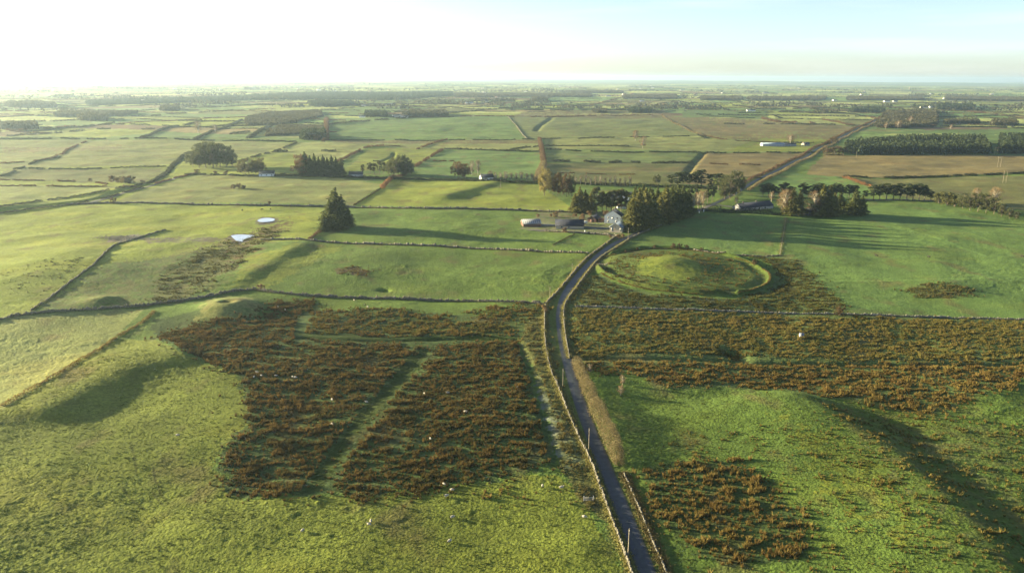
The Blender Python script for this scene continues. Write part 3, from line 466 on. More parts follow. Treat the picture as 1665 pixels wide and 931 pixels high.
def wall(pxs, h, label, group=None, bank='green', bankh=.0, name='stone_wall', sm=1, catg='wall', grow=.35, bw=1.4, m=None):
    a, z = path3(pxs, .55, sm); dist = float(np.hypot(a[:, 0], a[:, 1]).mean())
    if dist > 420: a, z = path3(pxs, 1.5, sm)
    st = float(np.linalg.norm(a[1] - a[0])) if len(a) > 1 else .6
    t = np.gradient(a, axis=0); yaw = np.arctan2(t[:, 1], t[:, 0]); hh = h * np.clip(.9 + .5 * noise(a[:, 0] / 4, a[:, 1] / 4, 17) + .2 * rng.normal(size=len(a)), .35, 1.35); P_ = []; D = []; Yw = []
    rows = 3 if dist < 420 else 1
    for k in range(rows):
        P_.append(np.column_stack([a[:, 0] + rng.normal(0, .08, len(a)), a[:, 1] + rng.normal(0, .08, len(a)), z + hh * (k + .42) / rows + bankh])); D.append(np.column_stack([np.full(len(a), st * 1.12), np.full(len(a), .48 - .08 * k), hh / rows * 1.12])); Yw.append(yaw + rng.normal(0, .09, len(a)))
    V, F = boxes(np.vstack(P_), np.vstack(D), np.concatenate(Yw), rng.normal(0, .12, rows * len(a))); root = empty(name, (float(a[0, 0]), float(a[0, 1]), float(z[0])), label=label, category=catg, group=group) if False else None
    loc = (float(a[0, 0]), float(a[0, 1]), float(z[0])); root = tag(empty(name, loc), label, catg, group)
    mk('stones', V - np.array(loc), F, m or M_stone, root)
    if grow > 0:
        size = max(.26, dist / 1700); L = len(a) * st; n = int(min(30000, L * grow * 10 / size ** 2 * .35)) + 4; i = rng.integers(0, len(a), n); off = rng.normal(0, bw * .5, n); q = a[i] + np.stack([-np.sin(yaw[i]), np.cos(yaw[i])], 1) * off[:, None] + rng.normal(0, .4, (n, 2))
        zz = z[i] + np.maximum(0, (1 - abs(off) / bw)) * (h * .75 + bankh) * rng.random(n) + .05; V, F = leaves(np.column_stack([q, zz]), size, rng, 1.3); c = np.clip(1 + .4 * noise(q[:, 0] / 2, q[:, 1] / 2, 19), .5, 1.6)
        mk('bank_grass', V - np.array(loc), F, M_leaf, root, col=leafcol({'green': (.10, .11, .034), 'straw': (.20, .185, .062), 'brown': (.12, .10, .042)}[bank], len(F), rng, c))
    return root
# beside the road
wall([(888, 494), (885, 510), (886, 557), (894, 600), (908, 630), (925, 675), (944, 718), (960, 748), (977, 795), (1002, 864), (1024, 922), (1046, 985)], 1.0, 'tumbled stone wall with straw grass along the sunlit side of the near road', bank='straw', grow=2.2, bw=1.3)
wall([(888, 494), (911, 470), (929, 448), (955, 419), (980, 401), (1003, 384)], 1.0, 'grassy wall curving beside the road from the bend up to the farm gate', bank='straw', grow=2.0)
wall([(1019, 392), (993, 409), (978, 418), (960, 437), (944, 460), (929, 479), (918, 496), (916, 515), (919, 545), (926, 582)], 1.0, 'grassy wall around the outer side of the road bend below the ring', bank='straw', grow=2.2)
hedge([(937, 590), (946, 612), (958, 640), (970, 668), (984, 695), (996, 722), (1003, 745), (1006, 757)], 3.9, 5.0, 'tan', 'tall bare tan hedge beside the dark road', q=.85)
wall([(1014, 768), (1028, 800), (1048, 846), (1066, 892), (1082, 925), (1104, 985)], .45, 'low overgrown stone wall between the road and the rush patch', bank='brown', grow=3.0, bw=1.5)
wall([(1021, 390), (1045, 378), (1073, 367), (1096, 358), (1122, 346)], 1.1, 'pale roadside wall opposite the tall farm spruces', bank='straw', grow=.25)
# field walls close by
wall([(-40, 528), (0, 520), (26, 513), (103, 506), (180, 502), (268, 493), (335, 484), (369, 475), (412, 471)], 1.3, 'dry stone wall from the western picture edge to the brown bush at the little mound', grow=.4)
wall([(412, 471), (446, 476), (503, 482), (580, 485), (658, 487), (750, 490), (820, 491), (886, 495)], 1.3, 'stone wall between the smooth green field and the brown rushes', grow=.4)
wall([(52, 504), (129, 447), (160, 426), (180, 400), (219, 388), (268, 374)], .8, 'low ruined wall climbing to the grey patch of loose stones', grow=.8, bank='green')
hedge([(268, 495), (252, 505), (237, 521), (213, 535), (191, 547), (155, 573), (103, 603), (60, 628), (21, 650), (-10, 672), (-60, 700)], 1.0, 2.4, 'gorse', 'low scrubby bank with brown scrub between the two frosty pastures', gaps=.25, q=.6)
wall([(426, 390), (524, 393), (658, 399), (740, 402), (820, 406), (955, 412)], 1.2, 'stone wall below the pasture with the lone dark tree clump', grow=.5, bank='brown')
hedge([(503, 389), (515, 380), (529, 371)], 1.6, 2.5, 'brown', 'short brown bank running up to the lone spruce clump')
wall([(110, 333), (180, 330), (300, 332), (420, 335), (500, 336), (565, 336), (690, 340), (820, 341), (939, 346)], 1.5, 'long dark wall crossing beneath the frosted pasture and mounds', grow=.9, bank='brown')
wall([(936, 499), (998, 500), (1060, 503), (1140, 505), (1220, 507), (1359, 511), (1448, 514), (1560, 517), (1665, 520), (1760, 523)], .8, 'pale crumbling wall crossing the rushes from the road bend', grow=.12, m=mat('lichen_stone', (.20, .19, .16), var=.7, scale=1.1, bump=.05, bscale=6))
wall([(888, 376), (908, 377), (955, 380), (1001, 383)], 1.0, 'short wall in front of the farmyard', bank='brown', grow=.8)
wall([(1130, 407), (1170, 413), (1200, 416), (1235, 417), (1268, 416)], .8, 'low wall between the stone ring and the striped green field', grow=.6, bank='brown')
wall([(1406, 326), (1460, 326), (1520, 327)], 1.0, 'low wall under the dark pine row east of the bungalow', grow=.3)
wall([(945, 379), (965, 379), (1003, 384)], .8, 'stub of wall between the yard and the road corner', grow=.5, bank='brown')
hedge([(1140, 343.5), (1160, 344), (1200, 346), (1240, 348), (1276, 351)], 4.3, 3.2, 'dark', 'long clipped dark hedge in front of the white gabled bungalow')
tag(hedge(RING[1:], .45, 1.3, 'gorse', 'rough straw coloured grass along the crest of the ring', q=.8, gaps=.12, name='grass_fringe', catg='grass'), kind='stuff'); TRACKS_RING = 1
hedge([(898, 399), (912, 392), (934, 381)], .8, 1.5, 'green', 'faint grassy hedge bank below the farm shed', q=.6)
# further hedges
HL = [
 ([(575, 334), (600, 319), (619, 307)], 1.3, 1.8, 'green', 0, 'low hedge running from the long wall up to the rusty thicket'),
 ([(621, 307), (632, 294), (640, 289)], 3.6, 4.5, 'rust', 0, 'rusty brown thicket between the two middle pastures'),
 ([(640, 290), (655, 286), (672, 275), (691, 261), (708, 250), (722, 243)], 3, 4, 'brown', .1, 'brown hedge climbing from the dense grove to the field corner'),
 ([(722, 243), (770, 244), (820, 246), (877, 247)], 2.6, 4, 'dark', .1, 'dark hedge along the upper edge of the striped green pasture'),
 ([(678, 243), (707, 232), (727, 227)], 2.5, 4, 'brown', .2, 'brown hedge slanting up to the edge of the great green field'),
 ([(545, 265), (555, 260), (575, 250), (598, 239), (624, 237)], 2.6, 4, 'brown', .1, 'brown hedge slanting up behind the tall pine shelter row'),
 ([(627, 237), (652, 238), (678, 239)], 1.5, 2.5, 'brown', .3, 'thin brown hedge linking two slanting hedges'),
 ([(446, 247), (490, 246), (530, 246), (570, 247), (590, 248)], 3.6, 4, 'dark', .62, 'broken row of dark bushes in the yellow frosted field'),
 ([(704, 262), (738, 262)], 1.6, 4, 'brown', .2, 'short brown hedge stub in the striped pasture'), ([(555, 262), (600, 262), (632, 262)], 1.2, 2, 'green', .3, 'thin dark fence hedge behind the thin tree row'),
 ([(482, 232), (463, 240), (446, 247), (420, 253), (387, 263)], 2, 3.5, 'green', .1, 'dark hedge slanting down to the round grove'),
 ([(300, 285), (340, 284), (400, 287), (440, 286)], 2.2, 4, 'dark', .1, 'dark hedge beneath the round oak grove'), ([(440, 286.5), (500, 287), (560, 289), (600, 290), (640, 291)], 3.0, 5, 'dark', 0, 'thick dark hedge under the pine shelter row'),
 ([(640, 292), (690, 293), (740, 294), (790, 295), (875, 298)], 3.0, 4.5, 'dark', 0, 'long dark hedge passing the white gabled cottage'), ([(875, 298), (934, 299), (1000, 301), (1060, 303), (1096, 304), (1166, 308)], 2.6, 4.5, 'dark', 0, 'dark hedge below the line of thin saplings'),
 ([(877, 226), (880, 238), (882, 252), (884, 265)], 4.2, 7, 'brown', .05, 'tall brown hedge rising straight up beside the pale frosted field'), ([(884, 266), (882, 274), (877, 284), (873, 296)], 5, 9, 'tan', 0, 'thick tan thicket at the foot of the tall brown hedge'),
 ([(888, 243), (930, 245), (980, 247), (1050, 248), (1130, 248), (1220, 249), (1325, 248)], 2.0, 4, 'dark', .15, 'dark hedge under the frosted strip with two bare trees'),
 ([(885, 237), (950, 238), (1023, 238)], 1.8, 3, 'dark', 0, 'short dark hedge within the pale frosted strip'), ([(890, 263), (920, 263), (955, 263), (986, 266), (1011, 263), (1058, 266), (1090, 265), (1127, 266)], 3.0, 6, 'dark', .22, 'ragged dark hedge across the dull green pasture'),
 ([(1135, 267), (1170, 267), (1220, 268), (1266, 269)], 1.6, 4, 'brown', .3, 'patchy hedge across the brown moor beside the road'), ([(1148, 288), (1190, 289), (1240, 290)], 1.2, 3, 'green', .3, 'thin hedge where the brown moor meets the road'),
 ([(903, 282), (970, 283), (1032, 284)], 1.0, 3, 'brown', .35, 'faint broken hedge in the lower dull pasture'),
 ([(312, 248), (296, 253), (286, 265), (270, 284), (245, 297)], 2.2, 6, 'dark', .2, 'dark scrub following the stream down from the oak grove'), ([(245, 297), (219, 304), (155, 314), (103, 323), (77, 326), (0, 337), (-40, 341)], 1.8, 3, 'dark', .1, 'dark hedge on the upper bank of the stream'),
 ([(232, 305), (196, 315), (139, 329), (108, 334)], 1.6, 3, 'dark', .2, 'dark hedge on the lower bank of the stream'), ([(320, 281), (283, 290), (253, 299)], 1.6, 3.5, 'brown', .1, 'brown hedge beside the lane to the stream'), ([(108, 334), (60, 339), (0, 347), (-40, 350)], 1.5, 3, 'dark', .1, 'dark hedge continuing the stream bank to the picture edge'),
 ([(0, 303), (77, 303), (150, 304), (222, 305)], 1.5, 3, 'brown', .15, 'long brown hedge above the stream meadow'), ([(0, 293), (60, 294), (113, 295), (155, 297), (175, 300)], 1.6, 3, 'brown', .3, 'broken brown hedge above the long brown one'),
 ([(21, 275), (103, 275), (160, 274), (220, 272), (278, 271)], 1.6, 3, 'dark', .1, 'dark hedge below the frosted mounds'), ([(0, 287), (31, 276), (57, 263), (90, 256)], 1.6, 3.5, 'dark', .2, 'hedge slanting between the frosted mounds'), ([(0, 266), (55, 263), (95, 255), (119, 238), (150, 227)], 1.8, 4, 'brown', .2, 'long slanting hedge through the western frost'),
 ([(0, 226), (150, 226), (312, 228), (420, 229), (482, 231)], 2.4, 5, 'dark', .15, 'straight dark hedge marking the start of the hazy farmland'), ([(229, 225), (258, 212), (286, 205), (309, 203), (327, 196)], 3, 7, 'dark', .1, 'dark hedge slanting up towards the hazy trees'), ([(317, 227), (350, 212), (376, 204), (394, 195)], 3, 7, 'dark', 0, 'dark hedge slanting past the twin hazy trees'),
 ([(0, 214), (75, 213), (103, 208), (144, 206), (186, 200)], 3, 7, 'dark', .2, 'uneven dark hedge above the pale western field'), ([(361, 206), (400, 205), (446, 204)], 2.5, 6, 'dark', .1, 'short hedge across the hazy pale field'), ([(404, 225), (430, 210), (455, 195), (462, 190)], 4, 10, 'dark', .1, 'dark hedge on the western side of the scrubland'),
 ([(529, 229), (530, 210), (531, 193)], 4.5, 10, 'brown', 0, 'brown hedge on the western side of the great green field'), ([(531, 228), (620, 228), (727, 228), (800, 228), (877, 227)], 1.8, 4, 'dark', .1, 'long thin hedge along the foot of the great green field'), ([(880, 226), (960, 225), (1050, 223), (1143, 221)], 2, 4, 'dark', .2, 'long thin hedge along the foot of the mottled moor'), 
 ([(1143, 221), (1181, 228), (1220, 230), (1262, 232)], 1.6, 4, 'brown', .2, 'thin brown hedge stepping down from the moor'), ([(820, 246), (850, 240), (877, 238)], 2, 4, 'dark', .2, 'small slanting hedge near the tall brown hedge'),
 ([(1078, 189), (1100, 202), (1130, 216), (1143, 221)], 1.5, 4, 'tan', 0, 'pale straight hedge bank crossing the far moor'), ([(1371, 289), (1395, 296), (1417, 304)], 2.2, 4, 'rust', .1, 'rusty hedge between the green corner field and the bog'), ([(1371, 287), (1460, 290), (1560, 287), (1665, 283), (1740, 281)], 2.0, 5, 'dark', .1, 'dark hedge lining the ditch between the two brown bogs'),
 ([(1340, 252), (1372, 253)], 3, 8, 'tan', 0, 'tan thicket at the road end of the conifer plantation'), ([(1240, 193), (1260, 198), (1285, 200), (1325, 201)], 5, 12, 'brown', .1, 'brown thicket running over the distant green rise'), ([(1310, 183), (1350, 184), (1400, 183)], 3, 9, 'dark', .2, 'dark hedge in front of the distant pines'),
 ([(1262, 232), (1300, 232), (1345, 233)], 1.6, 4, 'dark', .1, 'dark hedge behind the pale blue sheds'), ([(1470, 205), (1530, 206), (1600, 207), (1665, 209)], 3, 8, 'dark', .15, 'dark hedge above the fields of the plantation'), ([(1525, 190), (1600, 189), (1665, 188)], 3, 8, 'dark', .1, 'straight dark hedge beyond the brown copses'),
 ([(1225, 178), (1290, 177), (1350, 176)], 4, 8, 'dark', .2, 'thin dark hedge below the distant village'), ([(1200, 184), (1260, 182), (1330, 184)], 3, 8, 'dark', .2, 'dark hedge beside the distant white farmhouse'), ([(560, 170), (700, 169), (880, 171), (960, 174)], 5, 12, 'dark', .2, 'long dark hedge beyond the great green field'),
 ([(830, 180), (900, 179), (980, 180), (1078, 179)], 4, 9, 'dark', .15, 'dark hedge between the moor and the far green fields'), ([(826, 190), (920, 190), (1010, 188), (1078, 188)], 3, 9, 'brown', .2, 'brown hedge on the top edge of the mottled moor'), ([(656, 191), (740, 190), (826, 189)], 2.5, 7, 'brown', .1, 'brown hedge along the top edge of the great green field')]
for pxs, h, w, c, g_, lab in HL: hedge(pxs, h, w, c, lab, gaps=g_)
# both sides of the long straight road
def offset(pts, o):
    a = np.array([p[:2] for p in pts]); t = np.gradient(a, axis=0); t /= np.linalg.norm(t, axis=1)[:, None]; return [tuple(q) for q in a + np.stack([t[:, 1], -t[:, 0]], 1) * o]
far_road = [p for p in ROADD if 760 < math.hypot(*p) < 2600][::3]
hedge(None, 2.4, 3.5, 'brown', 'long brown hedge on the moor side of the straight road', world=offset(far_road, -6.5)); hedge(None, 1.9, 4.0, 'tan', 'long tan hedge on the bog side of the straight road', world=offset(far_road, 7.0))
wall([(826, 189), (835, 200), (845, 212), (856, 226)], 1.6, 'pale wall slanting down the eastern edge of the great green field', grow=.3)
# the patchwork beyond
E_ = []
def clear_of(a, b):
    m = ((a[0] + b[0]) / 2, (a[1] + b[1]) / 2); return not any(pip(np.array([m[0]]), np.array([m[1]]), c[0])[0] for c in COVER if len(c[0]) < 12)
for a, b, dp in HEDGE_EDGES:
    m = ((a[0] + b[0]) / 2, (a[1] + b[1]) / 2)
    if abs(m[0]) < m[1] * .72 + 100 and m[1] < 9000 and clear_of(a, b): E_.append((math.hypot(*m), a, b))
E_.sort(); print('far hedges', len(E_)); rest = []
for k, (d, a, b) in enumerate(E_):
    if rng.random() < (.12 if k < 210 else .45): continue
    if k < 250:
        hedge(None, rng.uniform(1.8, 4.0), rng.uniform(4, 8), ['dark', 'brown', 'dark'][k % 3], 'thin hedgerow dividing the hazy fields far beyond the farms', 'hedgerows of the far hazy fields', gaps=.15, world=[a, b], q=.75)
    else: rest.append((a, b))
Pn = []; 
for a, b in rest:
    L = math.dist(a, b); n = int(L / 5) + 2; t = rng.random(n)[:, None]; q = np.array(a) * (1 - t) + np.array(b) * t + rng.normal(0, 3, (n, 2)); Pn.append(q)
Pn = np.vstack(Pn); zz = Hm(Pn[:, 0], Pn[:, 1]); lift = rng.random(len(Pn)) * np.clip(2.5 + 5 * noise(Pn[:, 0] / 60, Pn[:, 1] / 60, 3), .8, 8); V, F = leaves(np.column_stack([Pn, zz + lift]), 3.6, rng, 1.2)
tag(mk('hedgerows', V, F, M_leaf, col=leafcol(HC['dark'], len(F), rng)), 'maze of faint hedgerows fading into the haze towards the horizon', 'hedgerow', kind='stuff')
# ------------------------------------------------------------------ woods that read as one mass
def wood(poly, h, kind, label, sp=None, name='woodland', col=None, hpx=None):
    w = [p[:2] for p in Pl(poly)]; a = np.array(w); c = a.mean(0); d = math.hypot(*c); sp = sp or max(4.0, d / 420)
    if hpx: h = hpx * d / FPX
    x0, y0 = a.min(0); x1, y1 = a.max(0); n = int((x1 - x0) * (y1 - y0) / sp ** 2) + 4
    if n > 60000: n = 60000
    q = np.column_stack([rng.uniform(x0, x1, n), rng.uniform(y0, y1, n)]); e = sp * 1.2; q = q[pip(q[:, 0] + e * noise(q[:, 0] / e / 3, q[:, 1] / e / 3, 3), q[:, 1] + e * noise(q[:, 0] / e / 3, q[:, 1] / e / 3, 4), w)]
    if len(q) > 7500: q = q[:7500]
    if len(q) < 3: q = np.array([a.mean(0) + (t - .5) * (a[0] - a[1]) * .8 for t in rng.random(5)])
    z = Hm(q[:, 0], q[:, 1]); Pn, Cn, sz = [], [], []; per = 26
    for i in range(len(q)):
        hh = h * rng.uniform(.78, 1.12) * (1 + .15 * noise(q[i, 0] / 60, q[i, 1] / 60, 8)); t = rng.random(per)
        rad = sp * .62 * (((1 - t) ** .8 + .06) if kind == 'conifer' else np.sqrt(np.clip(1 - (2 * t - 1.05) ** 2, .05, 1)) * 1.1); an = rng.uniform(0, 6.28, per); rr = rad * np.sqrt(rng.uniform(.3, 1, per)); zb = .08 + .92 * t
        Pn.append(np.column_stack([q[i, 0] + np.cos(an) * rr, q[i, 1] + np.sin(an) * rr, z[i] + hh * zb])); Cn.append(np.full(per, rng.uniform(.75, 1.3)))
    Pn = np.vstack(Pn); Cn = np.concatenate(Cn); V, F = leaves(Pn, sp * .42 + h * .035, rng, 1.3); col = col or ((.040, .056, .026) if kind == 'conifer' else (.066, .064, .034))
    return tag(mk(name, V, F, M_leaf, col=leafcol(col, len(F), rng, Cn)), label, 'wood', kind='stuff')
wood([(1372, 251), (1395, 252), (1500, 252), (1609, 252), (1600, 232), (1500, 232), (1400, 238), (1372, 243)], 13.5, 'conifer', 'dense dark conifer plantation standing behind the wide brown bog', sp=4.4, name='conifer_plantation')
wood([(1624, 250), (1760, 250), (1760, 230), (1626, 230)], 14, 'conifer', 'second dark conifer block beyond the gap with the twin poles', sp=4.4, name='conifer_plantation')
for poly, h, kind, lab in [
  ([(1425, 208), (1470, 209), (1523, 203), (1523, 188), (1450, 187), (1428, 200)], 8.5, 'broad', 'mixed wood around the white house on the straight road'), ([(1383, 183), (1437, 184), (1437, 179), (1385, 178)], 12, 'conifer', 'clump of distant pines above the straight road'), ([(1437, 190), (1520, 189), (1520, 183), (1440, 184)], 10, 'broad', 'grey wood behind the wooded white house'),
  ([(1525, 179), (1580, 179), (1580, 173), (1525, 174)], 13, 'conifer', 'distant wood above the brown copse pair'), ([(1217, 163), (1340, 163), (1340, 159), (1217, 159)], 8, 'broad', 'low wooded strip beside the distant village'), ([(1537, 202), (1590, 202), (1590, 198), (1537, 199)], 9, 'broad', 'western of two copses above the plantation'), ([(1611, 205), (1655, 205), (1650, 200), (1613, 200)], 10, 'broad', 'grey brown copse above the gap in the plantation'),
  ([(593, 191), (630, 191), (628, 186), (594, 186)], 12, 'conifer', 'dark clump beside the small white farmhouse'), ([(655, 191), (730, 190), (722, 185), (657, 186)], 12, 'broad', 'dark copse east of the pair of white farmhouses'), ([(488, 228), (529, 228), (529, 220), (492, 220)], 13, 'conifer', 'square dark plantation at the corner of the great green field'),
  ([(1024, 184), (1058, 184), (1058, 180), (1024, 181)], 13, 'conifer', 'small square conifer block above the moor'), ([(965, 184), (985, 184), (985, 181), (965, 181)], 9, 'broad', 'little copse west of the square conifer block'), ([(867, 166), (888, 166), (888, 162), (867, 162)], 16, 'broad', 'dark copse on the hazy farmland'),
  ([(12, 175), (88, 175), (88, 171), (12, 171)], 14, 'broad', 'grey wood in the western haze'), ([(129, 197), (175, 197), (175, 193), (129, 193)], 12, 'broad', 'low grey wood among pale western fields'), ([(0, 211), (60, 211), (60, 205), (0, 204)], 11, 'broad', 'grey wood at the western picture edge'), ([(90, 190), (200, 189), (225, 184), (100, 184)], 9, 'broad', 'faint scrub wood in the pale western fields'),
  ([(262, 181), (290, 181), (290, 178), (262, 178)], 12, 'broad', 'row of hazy trees on a pale field'), ([(400, 203), (455, 204), (525, 190), (520, 182), (440, 184), (400, 192)], 5, 'broad', 'brown scrubland west of the great green field'), ([(455, 205), (528, 206), (529, 214), (470, 220), (430, 222)], 4, 'broad', 'rough brown scrub above the square plantation'),
  ([(400, 163), (640, 163), (735, 156), (735, 150), (520, 152), (400, 156)], 8, 'conifer', 'long blue forest belt across the hazy middle distance'), ([(142, 171), (280, 168), (400, 163), (400, 158), (142, 166)], 7, 'conifer', 'western arm of the long blue forest belt'), ([(740, 158), (960, 158), (960, 153), (740, 153)], 8, 'broad', 'eastern arm of the blue forest belt'), ([(505, 173), (565, 173), (575, 168), (505, 168)], 12, 'conifer', 'dark wood below the long forest belt'),
  ([(1015, 161), (1100, 161), (1100, 155), (1015, 156)], 8, 'broad', 'dark wood beside the far village'), ([(1140, 163), (1205, 163), (1205, 158), (1140, 158)], 8, 'broad', 'dark wood east of the far village'), ([(1540, 163), (1665, 165), (1665, 160), (1540, 158)], 8, 'broad', 'grey wood near the eastern horizon'), ([(930, 152), (1010, 152), (1010, 149), (930, 149)], 8, 'broad', 'faint wood near the pale horizon'), ([(1380, 164), (1500, 163), (1500, 159), (1380, 158)], 8, 'broad', 'broad grey wood behind the distant white farm')]:
    wood(poly, h, kind, lab)
q = []
for _ in range(150):
    d = 2600 * (11000 / 2600) ** random.random(); a = random.uniform(-.62, .62); c = np.array([math.sin(a) * d, math.cos(a) * d]); n = random.randint(10, 34); L = random.uniform(60, 320) * (d / 5000 + .4); t = rng.uniform(-.5, .5, n); q.append(np.column_stack([c[0] + t * L, c[1] + rng.normal(0, 16, n) + t * L * .15]))
q = np.repeat(np.vstack(q), 7, 0); q += rng.normal(0, 5, q.shape); z = Hm(q[:, 0], q[:, 1]) + rng.random(len(q)) * 11; V, F = leaves(np.column_stack([q, z]), 6, rng, 1.1)
tag(mk('woodland', V, F, M_leaf, col=leafcol((.055, .058, .034), len(F), rng)), 'scattered trees and copses thinning out towards the hazy horizon', 'wood', kind='stuff')
# ------------------------------------------------------------------ trees one by one
lone = [(548, 371, 63), (538, 373, 47), (557, 370, 51), (527, 376, 26), (551, 374, 44), (567, 368, 30), (543, 368, 56)]
for (a, b, c), lab in zip(lone, ['tallest spruce of the lone clump by the ponds', 'spruce on the sunlit flank of the lone clump', 'spruce on the shaded flank of the lone clump', 'small outlying spruce beside the brown bank of the lone clump', 'spruce in front of the tallest one in the lone clump', 'smallest spruce at the shaded end of the lone clump', 'spruce tucked behind the sunlit flank of the lone clump']):
    p = P(a, b); tree('spruce', *p, px2m(p, c), lab, 'spruces of the lone clump', 0, 1.5 if c < 60 else 1.3)
trees([(314, 272, 24), (324, 273, 30), (335, 273, 35), (347, 273, 37), (358, 272, 35), (368, 271, 31), (378, 270, 24), (341, 269, 36), (330, 268, 32)], '{o} tree of the round oak grove counted from the stream', 'trees of the round oak grove', 'broad', 2, 1.0)
trees([(394, 283, 20), (405, 284, 24), (416, 283, 21), (425, 281, 23)], '{o} tree beside the low white cottage under the grove', 'trees west of the low white cottage', 'broad', 0, 1.1)
trees([(489, 285, 32, 1, 'broad'), (497, 286, 36), (505, 286, 31), (512, 285, 33), (519, 286, 29), (526, 285, 31), (533, 286, 28), (540, 286, 32), (547, 287, 30), (555, 286, 26)], '{o} tree of the tall pine shelter row counted from the low white cottage', 'pine shelter row between two cottages', 'spruce', 1, 1.25)
trees([(590, 283, 15), (602, 283, 18), (609, 283, 17), (617, 283, 19), (624, 283, 18), (631, 283, 17)], '{o} thin tree between the grey cottage and the dense dark grove', 'thin trees beside the grey cottage', 'pine', 1, 1.0)
trees([(637, 286, 26), (644, 287, 31), (652, 286, 33), (660, 286, 29), (667, 285, 24)], '{o} tree of the dense dark grove at the rusty thicket', 'trees of the dense dark grove', 'broad', 2, .9)
trees([(745, 289, 26), (756, 289, 23)], '{o} russet tree west of the white gabled cottage', 'russet trees', 'broad', 1, 1.0); trees([(767, 284, 22), (777, 284, 23)], '{o} grey bare tree close to the white gabled cottage', 'grey bare trees', 'bare', 2, .9)
trees([(797 + 8.5 * i, 292 + .3 * i, 12 + 2 * (i % 3 == 0)) for i in range(9)], '{o} small bare tree east of the white gabled cottage', 'small bare trees along the dark hedge', 'bare', 2, 1.2)
trees([(885, 318, 44, 3), (893, 314, 34), (899, 317, 30), (906, 318, 36, 1, 'broad'), (914, 317, 30, 3), (921, 320, 37, 1, 'broad'), (929, 319, 33)], '{o} tall tree of the copse in the pasture, counted from its pale golden tree', 'trees of the pasture copse', 'broad', 0, .62)
trees([(936 + 8 * i, 300 + .25 * i, 12 + (i % 3) * 2) for i in range(12)], '{o} sapling of the thin line behind the farm, counted from the copse', 'line of thin saplings', 'bare', 2, .8); trees([(1068, 299, 15)], 'single round dark tree at the end of the sapling line', None, 'broad', 2, 1)
trees([(934, 345, 30, 2), (942, 345, 40, 2), (951, 346, 36), (960, 344, 31)], '{o} sunlit spruce behind the long dark shed', 'spruces behind the long shed', 'spruce', 2, 1.4)
trees([(970, 346, 40), (979, 345, 33), (986, 346, 31), (994, 346, 34), (1002, 346, 36), (1010, 346, 38), (1018, 347, 35)], '{o} bare stemmed pine in the row behind the white farmhouse', 'pines behind the farmhouse', 'pine', 1, .95)
trees([(1027, 376, 56, 2), (1037, 374, 66, 2), (1048, 371, 62, 2), (1058, 367, 58), (1031, 356, 50), (1044, 352, 50), (1055, 350, 44)], '{o} great spruce right beside the grey gabled barn', 'great spruces beside the barn', 'spruce', 0, 1.4)
trees([(1071, 364, 46, 2), (1080, 362, 54, 2), (1090, 358, 52), (1100, 354, 50), (1109, 351, 45), (1117, 348, 38), (1068, 346, 40), (1082, 345, 42), (1096, 342, 40), (1108, 340, 38)], '{o} great spruce of the road side block beyond the barn spruces', 'spruces in the block beside the road', 'spruce', 0, 1.5)
trees([(1127, 341, 24), (1135, 339, 27), (1143, 336, 26), (1116, 340, 13)], '{o} golden bare tree beside the road fork', 'golden bare trees at the fork', 'bare', 0, .95); trees([(1122, 331, 24), (1150, 330, 28), (1158, 327, 26), (1132, 325, 24)], '{o} dark pine behind the golden bare trees', 'dark pines at the fork', 'pine', 0, .9)
trees([(1090, 303, 18), (1101, 304, 22), (1110, 304, 24), (1120, 305, 22), (1131, 305, 25), (1140, 306, 28), (1156, 307, 22), (1168, 309, 25), (1176, 312, 26)], '{o} dark pine of the back row towards the road crest', 'back row of dark pines', 'pine', 0, 1.3)
trees([(1178, 324, 26, 2), (1186, 322, 36), (1194, 318, 38), (1202, 313, 28), (1182, 316, 30)], '{o} tree of the big round clump where the road straightens', 'big round clump on the road', 'broad', 2, .85)
trees([(1240 + 9.2 * i, 320 + .12 * i, 19 + 3 * math.sin(i * 2.1)) for i in range(15) if i != 6], '{o} dark pine of the long row behind the bungalow', 'dark pines behind the bungalow', 'pine', 0, 1.5)
trees([(1380, 322, 20), (1389, 322, 19), (1407, 323, 12), (1420, 325, 22), (1430, 325, 23), (1441, 325, 24), (1452, 325, 21), (1463, 325, 23), (1474, 326, 24), (1484, 326, 22), (1494, 326, 24), (1503, 326, 20), (1513, 327, 14)], '{o} dark pine east of the bungalow above the striped field', 'dark pines above the striped field', 'pine', 0, 1.45)
trees([(1275, 350, 38, 0, 'bare'), (1287, 351, 42), (1298, 350, 36)], '{o} tree of the sunlit clump hiding the bungalow end', 'sunlit clump at the bungalow', 'spruce', 2, 1.35); trees([(1325, 351, 36, 1, 'bare'), (1335, 352, 46), (1346, 352, 46), (1354, 351, 34)], '{o} tree of the biggest spruce clump in front of the pine row', 'biggest clump east of the bungalow', 'spruce', 2, 1.4)
trees([(1364, 348, 32), (1388, 350, 38), (1400, 349, 28)], '{o} broad cedar like tree at the end of the bungalow garden', 'spreading trees at the garden end', 'spruce', 0, 1.7)
trees([(1527, 330, 17), (1540, 334, 19), (1552, 336, 15)], '{o} olive bush at the corner of the striped field', 'olive bushes', 'bush', 2, 1.0, 'bush'); trees([(1565, 339, 22), (1577, 342, 25), (1590, 344, 26), (1603, 346, 26), (1616, 348, 23), (1628, 352, 18), (1641, 355, 14), (1652, 357, 12)], '{o} leafy tree along the eastern edge of the striped field', 'leafy trees edging the striped field', 'broad', 2, .95)
trees([(1585, 332, 22), (1616, 336, 26)], '{o} tan bare tree rising behind the leafy edge', 'tan bare trees behind the edge', 'bare', 0, 1.1); trees([(1033, 229, 16), (1045, 241, 18)], '{o} fluffy bare tree alone in the frosted strip', 'fluffy bare trees', 'bare', 1, 1.15); trees([(322, 217, 17), (350, 215, 11)], '{o} hazy tree beside the slanting hedges', 'hazy twin trees', 'bare', 2, 1.3)
